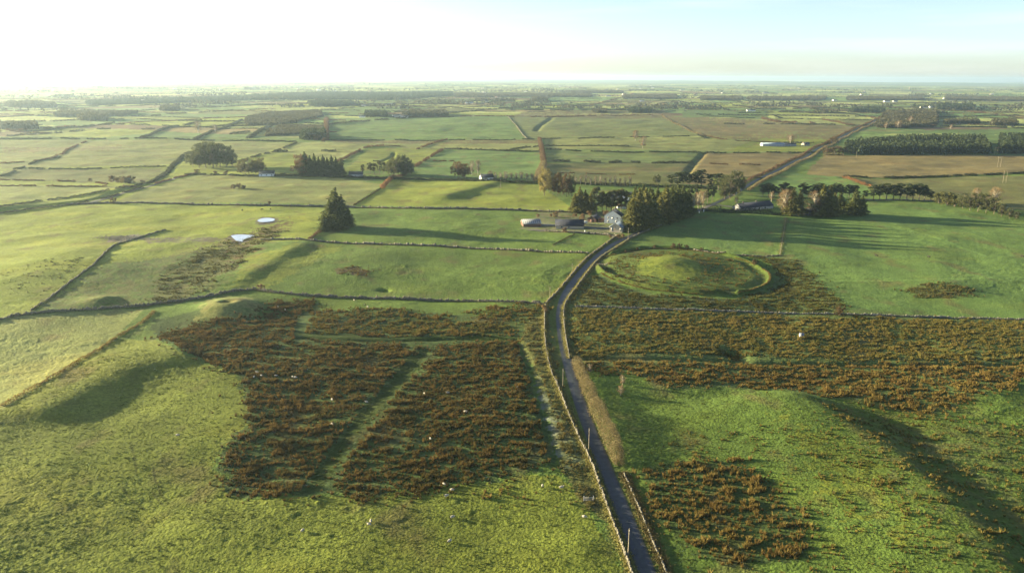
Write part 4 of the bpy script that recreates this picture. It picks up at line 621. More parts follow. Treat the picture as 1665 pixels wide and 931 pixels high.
trees([(185, 331, 9)], 'round bush on the dark wall near the stream', None, 'bush', 0, .9, 'bush'); trees([(380, 307, 7), (388, 306, 8), (396, 307, 6)], '{o} dark bramble bush in the frosted pasture under the grove', 'bramble bushes in the pasture', 'bush', 0, 1.2, 'bush'); trees([(183, 296, 10), (192, 297, 8), (204, 298, 11), (213, 298, 11), (232, 299, 6), (147, 295, 5)], '{o} brown bush in the broken row near the stream', 'brown bushes near the stream', 'bush', 0, 1.2, 'bush')
trees([(438, 333, 6)], 'tiny bush on the long wall above the black cattle', None, 'bush', 0, .8, 'bush'); trees([(424, 472, 11)], 'rusty bush on the wall above the little mound', None, 'bush', 1, 1, 'bush'); trees([(1365, 513, 15)], 'tawny bush astride the pale crumbling wall', None, 'bush', 0, .9, 'bush'); trees([(320, 281, 6), (350, 283, 5), (368, 284, 6)], '{o} small bush on the hedge under the oak grove', 'small bushes on the hedge', 'bush', 0, 1.2, 'bush')
trees([(959, 606, 15)], 'small tan bush near the start of the tall tan hedge', None, 'bare', 0, 1.1, 'bush', 'bare_bush'); trees([(1012, 625, 17), (1009, 643, 17)], '{o} tan bare bush standing in the shade east of the tall hedge', 'pair of tan bare bushes', 'bare', 0, 1.15, 'bush', 'bare_bush'); trees([(884, 503, 9), (888, 508, 8)], '{o} pinkish bush where the wall meets the road bend', 'pinkish bushes at the bend', 'bush', 1, 1, 'bush')
trees([(1064, 404, 6), (1095, 404, 9), (1105, 404, 9), (1116, 405, 8), (1141, 408, 6), (1226, 430, 8), (1017, 411, 5), (1036, 407, 5)], '{o} small brown bush on the bank of the ring', 'small bushes on the ring', 'bush', 0, .9, 'bush')
trees([(874, 353, 6), (903, 353, 9), (918, 378, 9), (935, 353, 7), (947, 357, 10), (958, 350, 8), (985, 351, 10), (1003, 377, 12), (1006, 387, 7), (896, 352, 5), (1012, 386, 7), (992, 386, 5)], '{o} scrubby garden bush about the farm sheds', 'scrubby bushes of the farm', 'bush', 1, 1, 'bush')
trees([(1197, 332, 12), (1254, 328, 15)], '{o} golden bush at the bungalow', 'golden bushes', 'bare', 0, 1.2, 'bush', 'bare_bush'); trees([(1347, 235, 7), (1355, 233, 9), (1345, 250, 10), (1358, 250, 12), (1370, 250, 10)], '{o} round bush at the road side end of the plantation', 'bushes at the plantation end', 'bush', 0, 1.3, 'bush')
trees([(1285, 233, 12), (1440, 209, 8), (1460, 209, 11), (1480, 203, 11), (1463, 209, 9), (1546, 210, 6)], '{o} pale tree spaced along the far road and blue sheds', 'pale trees near the far road', 'bare', 1, 1.5)
trees([(515, 228, 9, 1), (527, 231, 6, 0)], '{o} reddish bush at the foot of the square plantation', 'reddish bushes', 'bush', 1, 1.4, 'bush')
# ------------------------------------------------------------------ buildings
def boxm(x0, x1, y0, y1, z0, z1):
    V = [(x, y, z) for z in (z0, z1) for x, y in ((x0, y0), (x1, y0), (x1, y1), (x0, y1))]; return np.array(V, float), np.array([[0, 3, 2, 1], [4, 5, 6, 7], [0, 1, 5, 4], [1, 2, 6, 5], [2, 3, 7, 6], [3, 0, 4, 7]])
def part(name, parent, m, *bx):
    return mk(name, *cat([boxm(*b) for b in bx]), m, parent)
def house(name, p, yaw, w, l, h, rh, label, catg, group=None, wm=None, rm=None, over=.35, chim=(), gwin=(), swin=(), sdoor=(), fwin=(), gdoor=()):
    """gable of width w faces -Y, length l along +Y; gwin: (x,z,w,h) on the gable; swin: (y,z,w,h) on the -X side; fwin on the +X side"""
    z = min(Hs(p[0] + dx, p[1] + dy) for dx in (-5, 5) for dy in (-5, 5)) - .05; o = tag(empty(name, (p[0], p[1], z), yaw), label, catg, group); wm = wm or M_white; rm = rm or M_slate; a = w / 2
    V = [(-a, 0, -1), (a, 0, -1), (a, 0, h), (0, 0, h + rh), (-a, 0, h), (-a, l, -1), (a, l, -1), (a, l, h), (0, l, h + rh), (-a, l, h)]
    me = bpy.data.meshes.new('wall'); me.from_pydata(V, [], [(0, 1, 2, 3, 4), (9, 8, 7, 6, 5), (1, 6, 7, 2), (5, 0, 4, 9), (0, 5, 6, 1)]); me.materials.append(wm); wo = bpy.data.objects.new('wall', me); C.objects.link(wo); wo.parent = o
    t = .22; s = rh / a; e = over; rv = []
    for sx in (-1, 1): rv.append((np.array([(0, -e, h + rh + .02), (sx * (a + e), -e, h - s * e + .02), (sx * (a + e), l + e, h - s * e + .02), (0, l + e, h + rh + .02), (0, -e, h + rh + t), (sx * (a + e), -e, h - s * e + t), (sx * (a + e), l + e, h - s * e + t), (0, l + e, h + rh + t)], float), np.array([[0, 3, 2, 1], [4, 5, 6, 7], [0, 1, 5, 4], [1, 2, 6, 5], [2, 3, 7, 6], [3, 0, 4, 7]])))
    rf = mk('roof', *cat(rv), rm, o)
    for cy, cw in chim: part('chimney', rf, M_stone, (-cw / 2, cw / 2, cy - .4, cy + .4, h + rh - .6, h + rh + 1.2))
    for (x, zz, ww, hh) in gwin: f = part('window', o, M_white, (x - ww / 2 - .08, x + ww / 2 + .08, -.06, -.01, zz - .08, zz + hh + .08)); part('pane', f, M_glass, (x - ww / 2, x + ww / 2, -.09, -.065, zz, zz + hh))
    for (y, zz, ww, hh) in swin: f = part('window', o, M_white, (-a - .06, -a - .01, y - ww / 2 - .08, y + ww / 2 + .08, zz - .08, zz + hh + .08)); part('pane', f, M_glass, (-a - .09, -a - .065, y - ww / 2, y + ww / 2, zz, zz + hh))
    for (y, zz, ww, hh) in fwin: f = part('window', o, M_white, (a + .01, a + .06, y - ww / 2 - .08, y + ww / 2 + .08, zz - .08, zz + hh + .08)); part('pane', f, M_glass, (a + .065, a + .09, y - ww / 2, y + ww / 2, zz, zz + hh))
    for (y, ww, hh) in sdoor: part('door', o, M_brown, (-a - .07, -a - .01, y - ww / 2, y + ww / 2, 0, hh))
    for (x, ww, hh) in gdoor: part('door', o, M_brown, (x - ww / 2, x + ww / 2, -.07, -.01, 0, hh))
    return o
hw = house('farmhouse', P(996, 363), R(-18), 11.8, 9.5, 5.4, 3.8, 'white two storey farmhouse with its windowed gable towards the yard', 'house', chim=((8.3, 1.0), (.8, 1.0)), gwin=((-3, 3.6, .9, 1.1), (0, 3.4, .9, 1.1), (3, 3.5, .9, 1.1), (-3, .9, .9, 1.2), (2.6, .9, .9, 1.2)), swin=((2.5, .9, 1, 1.2), (6.5, .9, 1, 1.2), (4.5, 3.3, 1, 1)), fwin=((2.5, .9, 1, 1.2), (6.5, .9, 1, 1.2)))
house('barn', P(1001, 378), R(-22), 8.4, 8.5, 3.7, 2.6, 'tan gabled barn with grey roof in front of the white farmhouse', 'barn', wm=M_cream, rm=mat('blue_grey_tin', (.14, .18, .24), rough=.4), gwin=((-2.6, .9, .8, 2.6), (3.2, 1.2, .6, 2.2)), over=.5)
sh = house('shed', P(902, 373), R(-93), 10.5, 19, 2.3, 3.3, 'long low shed with a dark blue tin roof', 'shed', wm=M_cream, rm=M_tin, fwin=((4, .8, 1.2, 1), (9, .8, 1.2, 1)), over=.4)
p = P(904, 372); sh.location = (p[0], p[1] + 5.4, Hs(p[0], p[1]) + .0)
sh2 = house('shed', P(849, 369), R(-80), 10, 12.5, 1.9, 2.3, 'open shed with a grey and white striped sheet roof', 'shed', wm=M_brown, rm=M_grey, over=.3)
ms = mat('striped_sheeting', (.5, .52, .55), rough=.5); n_ = ms.node_tree.nodes; l_ = ms.node_tree.links
tc = n_.new('ShaderNodeTexCoord'); sp_ = n_.new('ShaderNodeSeparateXYZ'); l_.new(tc.outputs['Object'], sp_.inputs[0]); m1 = n_.new('ShaderNodeMath'); m1.operation = 'MULTIPLY'; m1.inputs[1].default_value = .7; l_.new(sp_.outputs[1], m1.inputs[0]); m2 = n_.new('ShaderNodeMath'); m2.operation = 'FRACT'; l_.new(m1.outputs[0], m2.inputs[0]); m3 = n_.new('ShaderNodeMath'); m3.operation = 'GREATER_THAN'; m3.inputs[1].default_value = .45; l_.new(m2.outputs[0], m3.inputs[0])
m4 = n_.new('ShaderNodeMix'); m4.data_type = 'RGBA'; m4.inputs[6].default_value = (.07, .08, .10, 1); m4.inputs[7].default_value = (.30, .32, .35, 1); l_.new(m3.outputs[0], m4.inputs[0]); l_.new(m4.outputs[2], n_['Principled BSDF'].inputs['Base Color'])
for ch in sh2.children:
    if ch.name.startswith('roof'): ch.data.materials[0] = ms
p = P(849, 369); sh2.location = (p[0], p[1] + 6, Hs(p[0], p[1]))
house('shed', P(962, 361), R(-24), 6.5, 10, 2.5, 2.0, 'small brown walled shed with a dark pitched roof beside the farmhouse', 'shed', wm=M_brown, rm=M_tin, gdoor=((0, 2.6, 2.2),)); o_ = house('shed', P(973, 360), R(-95), 4.5, 8.5, 2.2, .7, 'low rusty lean-to between the small shed and the farmhouse', 'shed', wm=M_brown, rm=M_brown, swin=((4, .8, 1, .8),))
house('farmhouse', P(1017, 325), R(-60), 8, 13, 3.2, 3.2, 'white dormer house with black roof glimpsed beyond the pines', 'house', chim=((12, 1), (1, 1)), swin=((3, .9, 1, 1.2), (6.5, .9, 1, 1.2), (10, .9, 1, 1.2)), gwin=((0, .9, 1.2, 1.2), (0, 3.4, 1, 1)), rm=M_tin); house('outbuilding', P(992, 321), R(-80), 4, 8, 2.2, .8, 'low pale outbuilding beside the house beyond the pines', 'shed', rm=M_slate)
house('shed', P(1003, 338), R(-85), 5, 8, 2, 1, 'low pale shed under the bare stemmed pines', 'shed', rm=M_brown)
house('bungalow', P(1198, 342), R(-62), 9.5, 34, 2.5, 3.1, 'long bungalow with a black roof and bright white gable', 'house', chim=((6, .9), (20, .9)), gwin=((0, .9, 1.4, 1.2),), fwin=tuple((y, .9, 1.3, 1.2) for y in (4, 9, 14, 19, 25)), swin=tuple((y, .9, 1.3, 1.2) for y in (4, 9, 14, 19, 25)), rm=M_tin, wm=mat('painted_render', (.42, .42, .40)))
house('outbuilding', P(1309, 349), R(-75), 7, 9, 3, 1.8, 'grey outbuilding between two spruce clumps', 'shed', wm=mat('grey_render', (.17, .17, .2)), gwin=((0, .9, 1, 1.2),), swin=((4, 1, 1.2, 1.2),))
def cottage(px, py, w, l, h, rh, yaw, lab, name='cottage', group=None, wm=None, rm=None):
    n = max(2, int(l / 4)); return house(name, P(px, py), R(yaw), w, l, h, rh, lab, 'house' if 'shed' not in lab else 'shed', group, wm=wm, rm=rm, chim=((.7, .9), (l - .7, .9)), swin=tuple((l * (k + .5) / n, .9, 1, 1.1) for k in range(n)), fwin=tuple((l * (k + .5) / n, .9, 1, 1.1) for k in range(n)), gwin=((0, .9, .9, 1.1),), gdoor=())
cottage(422, 286, 8, 15, 2.9, 2.6, -80, 'low white cottage in the shade of the grove'); cottage(568, 287, 8, 14, 2.8, 2.4, -85, 'dim grey cottage between the pine row and the thin trees', wm=mat('dull_render', (.38, .38, .38))); cottage(781, 293, 7, 13, 3.1, 3.0, -70, 'white gabled cottage beside two grey bare trees')
cottage(1238, 237, 12, 34, 3.5, 1.4, -88, 'long pale blue roofed shed by the far road', 'farm_shed', rm=mat('pale_blue_tin', (.20, .26, .34), rough=.8), wm=M_grey); cottage(1270, 237, 10, 22, 3, 1.4, -88, 'dark shed beside the pale blue roofed one', 'farm_shed', rm=M_tin, wm=M_grey); cottage(1305, 237, 7, 12, 3, 2.4, -60, 'small grey house east of the blue roofed shed', wm=M_cream)
for px, py, l, lab in [(584, 191, 15, 'small white farmhouse west of the dark clump'), (638, 190, 20, 'dark roofed white farmhouse between clump and copse'), (652, 191, 18, 'bright white farmhouse against the dark copse'), (588, 173, 26, 'low white farmstead in the haze above the clump'), (620, 172, 34, 'long white farm building above the pair of farmhouses'), (634, 171, 20, 'white house at the end of the long farm building'), (756, 168, 30, 'white farmstead above the pale brown field'), (787, 166, 18, 'lone white house near the pale brown field'),
        (1214, 181, 26, 'distant white farmhouse at the end of a dark hedge'), (1430, 207, 16, 'white house at the roadside wood'), (1443, 208, 12, 'brownish house next to the roadside wood'), (1354, 164, 20, 'tall pale house near the far village'), (1437, 166, 28, 'distant white farm in front of the grey wood'), (1452, 166, 18, 'low white house beside the distant white farm'), (1496, 176, 24, 'white house by the road end'), (1511, 175, 20, 'white house behind the road end one'), (1618, 162, 30, 'pale farm near the eastern edge'), (970, 183, 14, 'white cottage inside the little copse'), (1080, 155, 30, 'white building of the far village'), (1106, 147, 34, 'bright white building near the horizon'), (1173, 152, 26, 'small white house beyond the eastern wood'), (1240, 152, 40, 'large white building near the horizon village'), (1040, 165, 20, 'pale house by the far wood'), (985, 157, 26, 'pale house in the hazy strip fields')]:
    cottage(px, py, 8 * (1.4 if py < 170 else 1), l, 3.4, 3, -85 + random.uniform(-20, 20), lab)
for i in range(46):
    px, py = random.uniform(20, 1650), 140.5 + 26 * random.random() ** 1.5
    p = P(px, py)
    if p[1] > 12000: continue
    cottage(px, py, 11, random.uniform(16, 30), 4, 3.6, random.uniform(-120, -60), 'tiny white house lost among the hazy far fields', 'farmhouse', 'tiny houses of the hazy far fields', rm=random.choice([M_slate, M_grey, M_brown]), wm=random.choice([M_cream, M_grey, M_cream, M_white]))
# ------------------------------------------------------------------ poles, box, gate, trailer
def pole(px, py, h, lab, arm=False, twin=False, group=None):
    p = P(px, py); o = tag(empty('utility_pole', p, random.uniform(-.2, .2)), lab, 'pole', group); xs = (-1.6, 1.6) if twin else (0,)
    for x in xs: mk('post', *tube([(x, 0, -.5), (x + .02, 0, h * .5), (x, 0, h)], .12 if not twin else .15, .085, 7), M_pole, o)
    if twin: part('crossarm', o, M_pole, (-2.6, 2.6, -.22, -.12, h - .6, h - .35)); 
    elif arm: part('crossarm', o, M_pole, (-.7, .7, -.2, -.12, h - .7, h - .56))
    for x in ((-2.3, 0, 2.3) if twin else (0,)): mk('insulator', *tube([(x, -.17, h - (.36 if twin else .58)), (x, -.17, h - (.05 if twin else .32))], .07, .05, 5), M_grey, o)
M_slateblue = mat('slate_blue_paint', (.13, .15, .20), var=.1, rough=.6); M_pole = mat('pole_timber', (.27, .23, .17), var=.2, scale=2)
for px, py, h, lab in [(1021, 905, 7, 'bare pole at the bottom of the road'), (957, 733, 7, 'pole beside the road across from the tall tan hedge'), (915, 629, 6.5, 'pole beside the road where the tall hedge begins'), (894, 487, 6, 'pole on the wall at the road bend'), (930, 448, 6.5, 'pole in the smooth field edge above the bend'), (1021, 392, 8.5, 'pole at the farm entrance'), (1140, 345, 6, 'short pole at the bungalow entrance'), (1146, 337, 7, 'pole beside the golden bare trees'), (1187, 325, 8, 'pole in front of the big round clump'), (814, 306, 8, 'lone pole below the white gabled cottage'), (1392, 257, 8, 'pole in front of the conifer plantation')]: pole(px, py, h, lab)
pole(1619, 251, 10, 'far twin pole in the gap of the plantation', twin=True); pole(1624, 272, 12, 'middle twin pole standing on the brown bog', twin=True); pole(1633, 297, 12, 'near twin pole at the lower side of the bog', twin=True)
p = P(1303, 548); o = tag(empty('field_cabinet', p, R(-8)), 'small white walled cabinet with a blue grey lid standing in the rushes', 'cabinet'); part('cabinet_body', o, M_white, (-.8, .8, -.6, .6, -.2, 1.5)); part('lid', o, M_slateblue, (-.9, .9, -.7, .7, 1.5, 1.6)); part('door', o, M_slateblue, (-.72, .75, -.64, -.602, .1, 1.45)); part('foot', o, M_stone, (-1., 1., -.8, .8, -.4, .08)); o.rotation_euler = (0, 0, R(-14))
p = P(957, 814); o = tag(empty('field_gate', p, R(2)), 'grey metal field gate lying by the stone wall', 'gate'); [part('rail', o, M_grey, (-1.1, 1.1, -.03, .03, z, z + .05)) for z in (.3, .65, 1.0)]; [part('post', o, M_grey, (x - .06, x + .06, -.06, .06, -.2, 1.4)) for x in (-1.16, 1.16)]
p = P(950, 364.5); o = tag(empty('livestock_trailer', p, R(-60)), 'cream livestock trailer parked between the sheds', 'trailer'); part('trailer_body', o, M_white, (-.95, .95, -2.1, 2.1, .45, 2.1)); part('ramp', o, M_grey, (-.9, .9, -2.2, -2.11, .45, 1.9)); part('drawbar', o, M_grey, (-.06, .06, 2.1, 3.5, .45, .55)); [part('wheel', o, M_face, (x, x + .2, y - .33, y + .33, 0, .66)) for x in (-1.16, .96) for y in (-.5, .4)]
def gatepost(px, py, lab):
    p = P(px, py); o = tag(empty('gate_pillar', p), lab, 'pillar'); part('shaft', o, M_white, (-.35, .35, -.35, .35, -.2, 1.5)); part('cap', o, M_white, (-.45, .45, -.45, .45, 1.5, 1.62))
gatepost(1137, 346, 'white gate pillar at the bungalow drive by the road'); gatepost(1144, 344.5, 'white gate pillar at the hedge end of the bungalow drive'); gatepost(951, 378.5, 'white pillar in the wall before the farmyard')
# ------------------------------------------------------------------ the green field's wire fence
a, z = path3([(1278, 355), (1274, 380), (1268, 415)], 3.0, 0); o = tag(empty('wire_fence', (a[0, 0], a[0, 1], z[0])), 'post and wire fence with pale grass dividing the striped green field', 'fence'); V = []
for k in range(len(a)):
    d = a[k] - a[0]; part('post', o, M_wood, (d[0] - .07, d[0] + .07, d[1] - .07, d[1] + .07, z[k] - z[0] - .2, z[k] - z[0] + 1.15))
for hgt in (.4, .75, 1.1): mk('wire', *tube([(q[0] - a[0, 0], q[1] - a[0, 1], zz - z[0] + hgt) for q, zz in zip(a, z)], .012, .012, 3), M_grey, o)
n = 2600; i = rng.integers(0, len(a), n); q = a[i] + rng.normal(0, .8, (n, 2)) + (a[1] - a[0]) * rng.uniform(-.5, .5, (n, 1)); V, F = leaves(np.column_stack([q, Hm(q[:, 0], q[:, 1]) + rng.uniform(.02, .4, n)]), .35, rng, 1.4); V[:, 0] -= a[0, 0]; V[:, 1] -= a[0, 1]; V[:, 2] -= z[0]; mk('long_grass', V, F, M_leaf, o, col=leafcol((.16, .17, .07), n, rng))
# ------------------------------------------------------------------ animals
def ball(c, r, seg=10, ring=7):
    V = []; 
    for i in range(ring + 1):
        t = math.pi * i / ring
        for j in range(seg): u = 2 * math.pi * j / seg; V.append((c[0] + r[0] * math.cos(t), c[1] + r[1] * math.sin(t) * math.cos(u), c[2] + r[2] * math.sin(t) * math.sin(u)))
    F = [(i * seg + j, i * seg + (j + 1) % seg, (i + 1) * seg + (j + 1) % seg, (i + 1) * seg + j) for i in range(ring) for j in range(seg)]; return np.array(V), np.array(F)
def skin_body(name, joints, edges, mt):
    me = bpy.data.meshes.new(name); me.from_pydata([j[0] for j in joints], edges, []); o = bpy.data.objects.new(name, me); C.objects.link(o); s = o.modifiers.new('s', 'SKIN'); o.modifiers.new('u', 'SUBSURF').levels = 1
    me.skin_vertices[0].data[0].use_root = True
    for v, j in zip(me.skin_vertices[0].data, joints): v.radius = j[1]
    dg = bpy.context.evaluated_depsgraph_get(); m2 = bpy.data.meshes.new_from_object(o.evaluated_get(dg)); bpy.data.objects.remove(o); m2.materials.append(mt); m2.materials.append(M_face); 
    for p in m2.polygons: p.use_smooth = True
    return m2
def beast(name, k, head_down, mt, wool):
    b = .30 * k if wool else .24 * k; hz = .45 if head_down else .95
    J = [((-.45 * k, 0, .62 * k), (b, b)), ((-.1 * k, 0, .62 * k), (b * 1.12, b * 1.12)), ((.3 * k, 0, .64 * k), (b, b)), ((.52 * k, 0, (.62 + .3 * (hz - .62)) * k), (.14 * k, .14 * k)), ((.70 * k, 0, hz * k), (.10 * k, .11 * k)), ((.88 * k, 0, (hz - .10) * k), (.055 * k, .06 * k)), ((-.66 * k, 0, .66 * k), (.07 * k, .07 * k)), ((-.72 * k, 0, .48 * k), (.03 * k, .03 * k))]
    E = [(0, 1), (1, 2), (2, 3), (3, 4), (4, 5), (0, 6), (6, 7)]
    for s in (-1, 1):
        for x, par in ((.34, 2), (-.48, 0)):
            n = len(J); J += [((x * k, s * .14 * k, .36 * k), (.07 * k, .07 * k)), (((x + (.02 if x > 0 else -.05)) * k, s * .14 * k, .2 * k), (.04 * k, .04 * k)), ((x * k, s * .14 * k, .0), (.035 * k, .035 * k))]; E += [(par, n), (n, n + 1), (n + 1, n + 2)]
        n = len(J); J.append(((.64 * k, s * .12 * k, (hz + .07) * k), (.03 * k, .03 * k))); E.append((4, n))
    me = skin_body(name, J, E, mt)
    if wool:
        for p in me.polygons:
            c = p.center
            if c[2] < .30 * k or c[0] > .62 * k: p.material_index = 1
    return me
SH = [beast('sheep', 1.0, True, M_wool, True), beast('sheep', 1.0, False, M_wool, True)]; CW = [beast('cow', 1.75, True, M_hide, False), beast('cow', 1.7, False, M_hide, False)]
def animal(kind, px, py, lab, yaw=None, group=None, m=None):
    me = (SH if kind == 'sheep' else CW)[random.randrange(2)]; p = P(px, py); o = bpy.data.objects.new(kind, me); C.objects.link(o); o.location = (p[0], p[1], p[2] + .03); o.rotation_euler = (0, 0, random.uniform(0, 6.28) if yaw is None else yaw); s = random.uniform(.84, .98); o.scale = (s, s, s); tag(o, lab, kind, group)
for px, py, lab in [(289, 709, 'lone white sheep on the frosty slope facing the brown rushes'), (603, 849, 'upper sheep of the close pair grazing below the rushes'), (600, 854, 'lower sheep of the close pair grazing below the rushes'), (726, 808, 'white sheep just below the long island of rushes'), (735, 798, 'white sheep at the edge of the shade beside the rushes'), (736, 842, 'white sheep grazing uphill alone in the lower pasture'), (731, 881, 'lowest sheep of the pasture, side on'), (492, 864, 'greyish sheep in the lower pasture below the rush tip'), (882, 791, 'white sheep at the end of the water filled ditch'), (913, 794, 'sheep beside a rusty tuft near the road wall'), (950, 842, 'sheep close to the straw topped road wall'), (722, 789, 'small sheep half in the shaded rush edge'), (413, 614, 'front sheep of the little flock in the western rushes'), (418, 607, 'rear sheep of the little flock in the western rushes'), (425, 612, 'eastern sheep of the little flock in the western rushes'), (449, 612, 'sheep on the open spot beside the little flock'), (476, 614, 'sheep grazing on the track through the rushes'), (481, 615, 'second sheep grazing on the track through the rushes'), (540, 651, 'white sheep deep in the rushes west of the green strip'), (596, 655, 'pale sheep at the very edge of the green strip'), (540, 691, 'white sheep in a green gap of the rushes'), (728, 640, 'sheep among rushes east of the green strip'), (757, 671, 'small white sheep in the middle of the eastern rushes'), (452, 500, 'sheep on the shaded slope of the little mound'), (464, 505, 'lower sheep on the shaded slope of the little mound'), (576, 489, 'small white sheep under the field wall'), (608, 487, 'sheep standing against the field wall'), (598, 500, 'sheep above the rushes on the green strip under the wall'), (700, 715, 'faint sheep near the lower eastern rushes'), (690, 641, 'sheep beside a dark hollow of the rushes')]: animal('sheep', px, py, lab, group='sheep')
for px, py, lab in [(426, 342, 'black cow grazing nearest the upper pond'), (440, 341, 'black cow just under the tiny wall bush'), (394, 343, 'small black cow west of the upper pond'), (1425, 417, 'black cow grazing alone in the striped field'), (1510, 419, 'dark cow beside a tree shadow in the striped field'), (1662, 418, 'dark cow at the eastern end of the striped field')]: animal('cow', px, py, lab, group='cattle')
# ------------------------------------------------------------------ loose stones
def stones(px, py, n, sp, label):
    p = P(px, py); q = np.column_stack([rng.normal(p[0], sp * 2.2, n), rng.normal(p[1], sp, n)]); V, F = boxes(np.column_stack([q, Hm(q[:, 0], q[:, 1]) + .08]), rng.uniform(.15, .7, (n, 3)) * [1, 1, .5], rng.uniform(0, 6, n), rng.normal(0, .3, n)); tag(mk('rubble', V, F, M_stone, loc=(p[0], p[1], p[2])), label, 'stones', kind='stuff')
stones(205, 387, 900, 4.0, 'patch of loose grey field stones at the end of the ruined wall'); stones(980, 430, 60, 1.5, 'few stones on the roadside end of the ring')
# ------------------------------------------------------------------ rushes, one bed at a time
def rush_tufts(q, h, w, cols, nb, rg, lean=.5):
    n = len(q); z = Hm(q[:, 0], q[:, 1]) - .04; V = np.zeros((n, nb, 3, 3), np.float32); a = rg.uniform(0, 6.28, (n, nb)); r0 = rg.uniform(0, .25, (n, nb)) * w[:, None]; out = rg.uniform(.1, lean, (n, nb)) * w[:, None] * 1.6; hh = h[:, None] * rg.uniform(.65, 1.15, (n, nb)); bw = (.07 + .10 * w[:, None]) * rg.uniform(.7, 1.3, (n, nb))
    bx = q[:, 0, None] + np.cos(a) * r0; by = q[:, 1, None] + np.sin(a) * r0; ta = a + rg.uniform(0, 3.14, (n, nb))
    V[:, :, 0] = np.stack([bx - np.cos(ta) * bw, by - np.sin(ta) * bw, np.broadcast_to(z[:, None], (n, nb))], -1); V[:, :, 1] = np.stack([bx + np.cos(ta) * bw, by + np.sin(ta) * bw, np.broadcast_to(z[:, None], (n, nb))], -1)
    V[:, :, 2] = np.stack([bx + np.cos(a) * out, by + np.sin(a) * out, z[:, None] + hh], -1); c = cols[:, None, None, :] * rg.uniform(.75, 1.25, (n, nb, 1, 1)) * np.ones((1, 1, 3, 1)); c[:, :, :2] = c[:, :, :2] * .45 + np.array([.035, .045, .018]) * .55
    return V.reshape(-1, 3), np.arange(n * nb * 3).reshape(-1, 3), c.reshape(-1, 3)
def bed(poly, spacing, label, c1, c2, thr=-.15, hs=(.55, 1.0), holes=(), name='rushes', sc=5.0, nb=15, seed=1, ws=(.45, .85), cluster=1, edge=2.6, catg='rushes'):
    rg = np.random.default_rng(seed); w = [p[:2] for p in Pl(poly)]; a = np.array(w); x0, y0 = a.min(0) - 2 * edge; x1, y1 = a.max(0) + 2 * edge; n = int((x1 - x0) * (y1 - y0) / spacing ** 2 * 1.3); q = np.column_stack([rg.uniform(x0, x1, n), rg.uniform(y0, y1, n)])
    jx, jy = rg.normal(0, .75 * edge, (2, n)) * (rg.random(n) ** 2 * 2); q = q[pip(q[:, 0] + 1.6 * edge * noise(q[:, 0] / 9, q[:, 1] / 9, 3) + edge * .8 * noise(q[:, 0] / 2.5, q[:, 1] / 2.5, 6) + jx, q[:, 1] + 1.6 * edge * noise(q[:, 0] / 9, q[:, 1] / 9, 4) + edge * .8 * noise(q[:, 0] / 2.5, q[:, 1] / 2.5, 8) + jy, w)]
    for hl in holes: q = q[~pip(q[:, 0] + .8 * noise(q[:, 0] / 2, q[:, 1] / 2, 3), q[:, 1] + .8 * noise(q[:, 0] / 2, q[:, 1] / 2, 4), hl)]
    k = fbm(q[:, 0] / sc, q[:, 1] / sc * 1.5, seed + 100, 4, .75); big = noise(q[:, 0] / 24, q[:, 1] / 24, seed + 110); m = k + .45 * big + .32 * rg.normal(size=len(k)) > thr + .07; q = q[m]; k = k[m]
    d = np.full(len(q), 99.)
    for kk in range(0, len(ROADD) - 1, 24):
        i = near(q[:, 0], q[:, 1], ROADD[kk:kk + 25], 8)
        if len(i): d[i] = np.minimum(d[i], seg_dist(q[i, 0], q[i, 1], ROADD[kk:kk + 25])[0])
    q = q[d > 3.4]; k = k[d > 3.4]; n = len(q); size = rg.uniform(0, 1, n) ** 2.2 * 1.35; kk = np.clip(.8 + .7 * k, .55, 1.5); h = (hs[0] + (hs[1] - hs[0]) * size) * kk; wd = (ws[0] + (ws[1] - ws[0]) * size) * kk; t = np.clip(.5 + .6 * noise(q[:, 0] / 9, q[:, 1] / 9, seed + 7) + rg.normal(0, .25, n), 0, 1)[:, None]; cols = np.array(c1) * (1 - t) + np.array(c2) * t
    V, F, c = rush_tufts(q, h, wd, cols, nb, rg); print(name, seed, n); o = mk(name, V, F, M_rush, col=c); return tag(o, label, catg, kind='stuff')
HOLES = [[p[:2] for p in Pl(hh)] for hh in ([(692, 566), (703, 574), (640, 645), (570, 738), (520, 802), (484, 802), (540, 727), (610, 645), (660, 588)], [(486, 542), (600, 548), (840, 546), (842, 554), (600, 555), (486, 552)], [(842, 556), (856, 560), (890, 640), (912, 740), (912, 760), (896, 760), (885, 720), (866, 640)], [(480, 520), (495, 505), (505, 512), (490, 560), (478, 560)], [(970, 427), (968, 441), (990, 452), (1041, 470), (1179, 481), (1179, 486), (1041, 477), (975, 455)])]
A1, A2, A3, A4 = (.160, .100, .030), (.080, .070, .023), (.215, .162, .046), (.125, .122, .032)
bed([(490, 506), (590, 499), (640, 503), (690, 509), (760, 520), (825, 528), (838, 546), (600, 549), (486, 543)], .85, 'brown rushes above the green cross track', A1, A4, -.25, holes=HOLES, seed=1)
bed([(750, 508), (800, 500), (880, 498), (890, 512), (845, 524), (790, 520)], .9, 'small rush bed against the wall at the road bend', A4, A1, -.15, holes=HOLES, seed=2)
bed([(255, 545), (330, 520), (400, 518), (430, 505), (440, 488), (510, 487), (508, 503), (486, 512), (484, 553), (600, 557), (690, 562), (660, 588), (610, 645), (540, 727), (484, 802), (440, 812), (385, 803), (350, 770), (370, 735), (402, 695), (408, 650), (375, 603), (310, 575)], .78, 'wide dark brown rush bed west of the green strip', A2, A1, -.28, holes=HOLES, seed=3, sc=6)
bed([(704, 562), (838, 556), (846, 562), (880, 640), (905, 745), (860, 768), (800, 772), (700, 780), (590, 795), (560, 800), (520, 798), (570, 738), (640, 645), (703, 576)], .76, 'wide rusty rush bed east of the green strip', A1, A2, -.26, holes=HOLES, seed=4, sc=5)
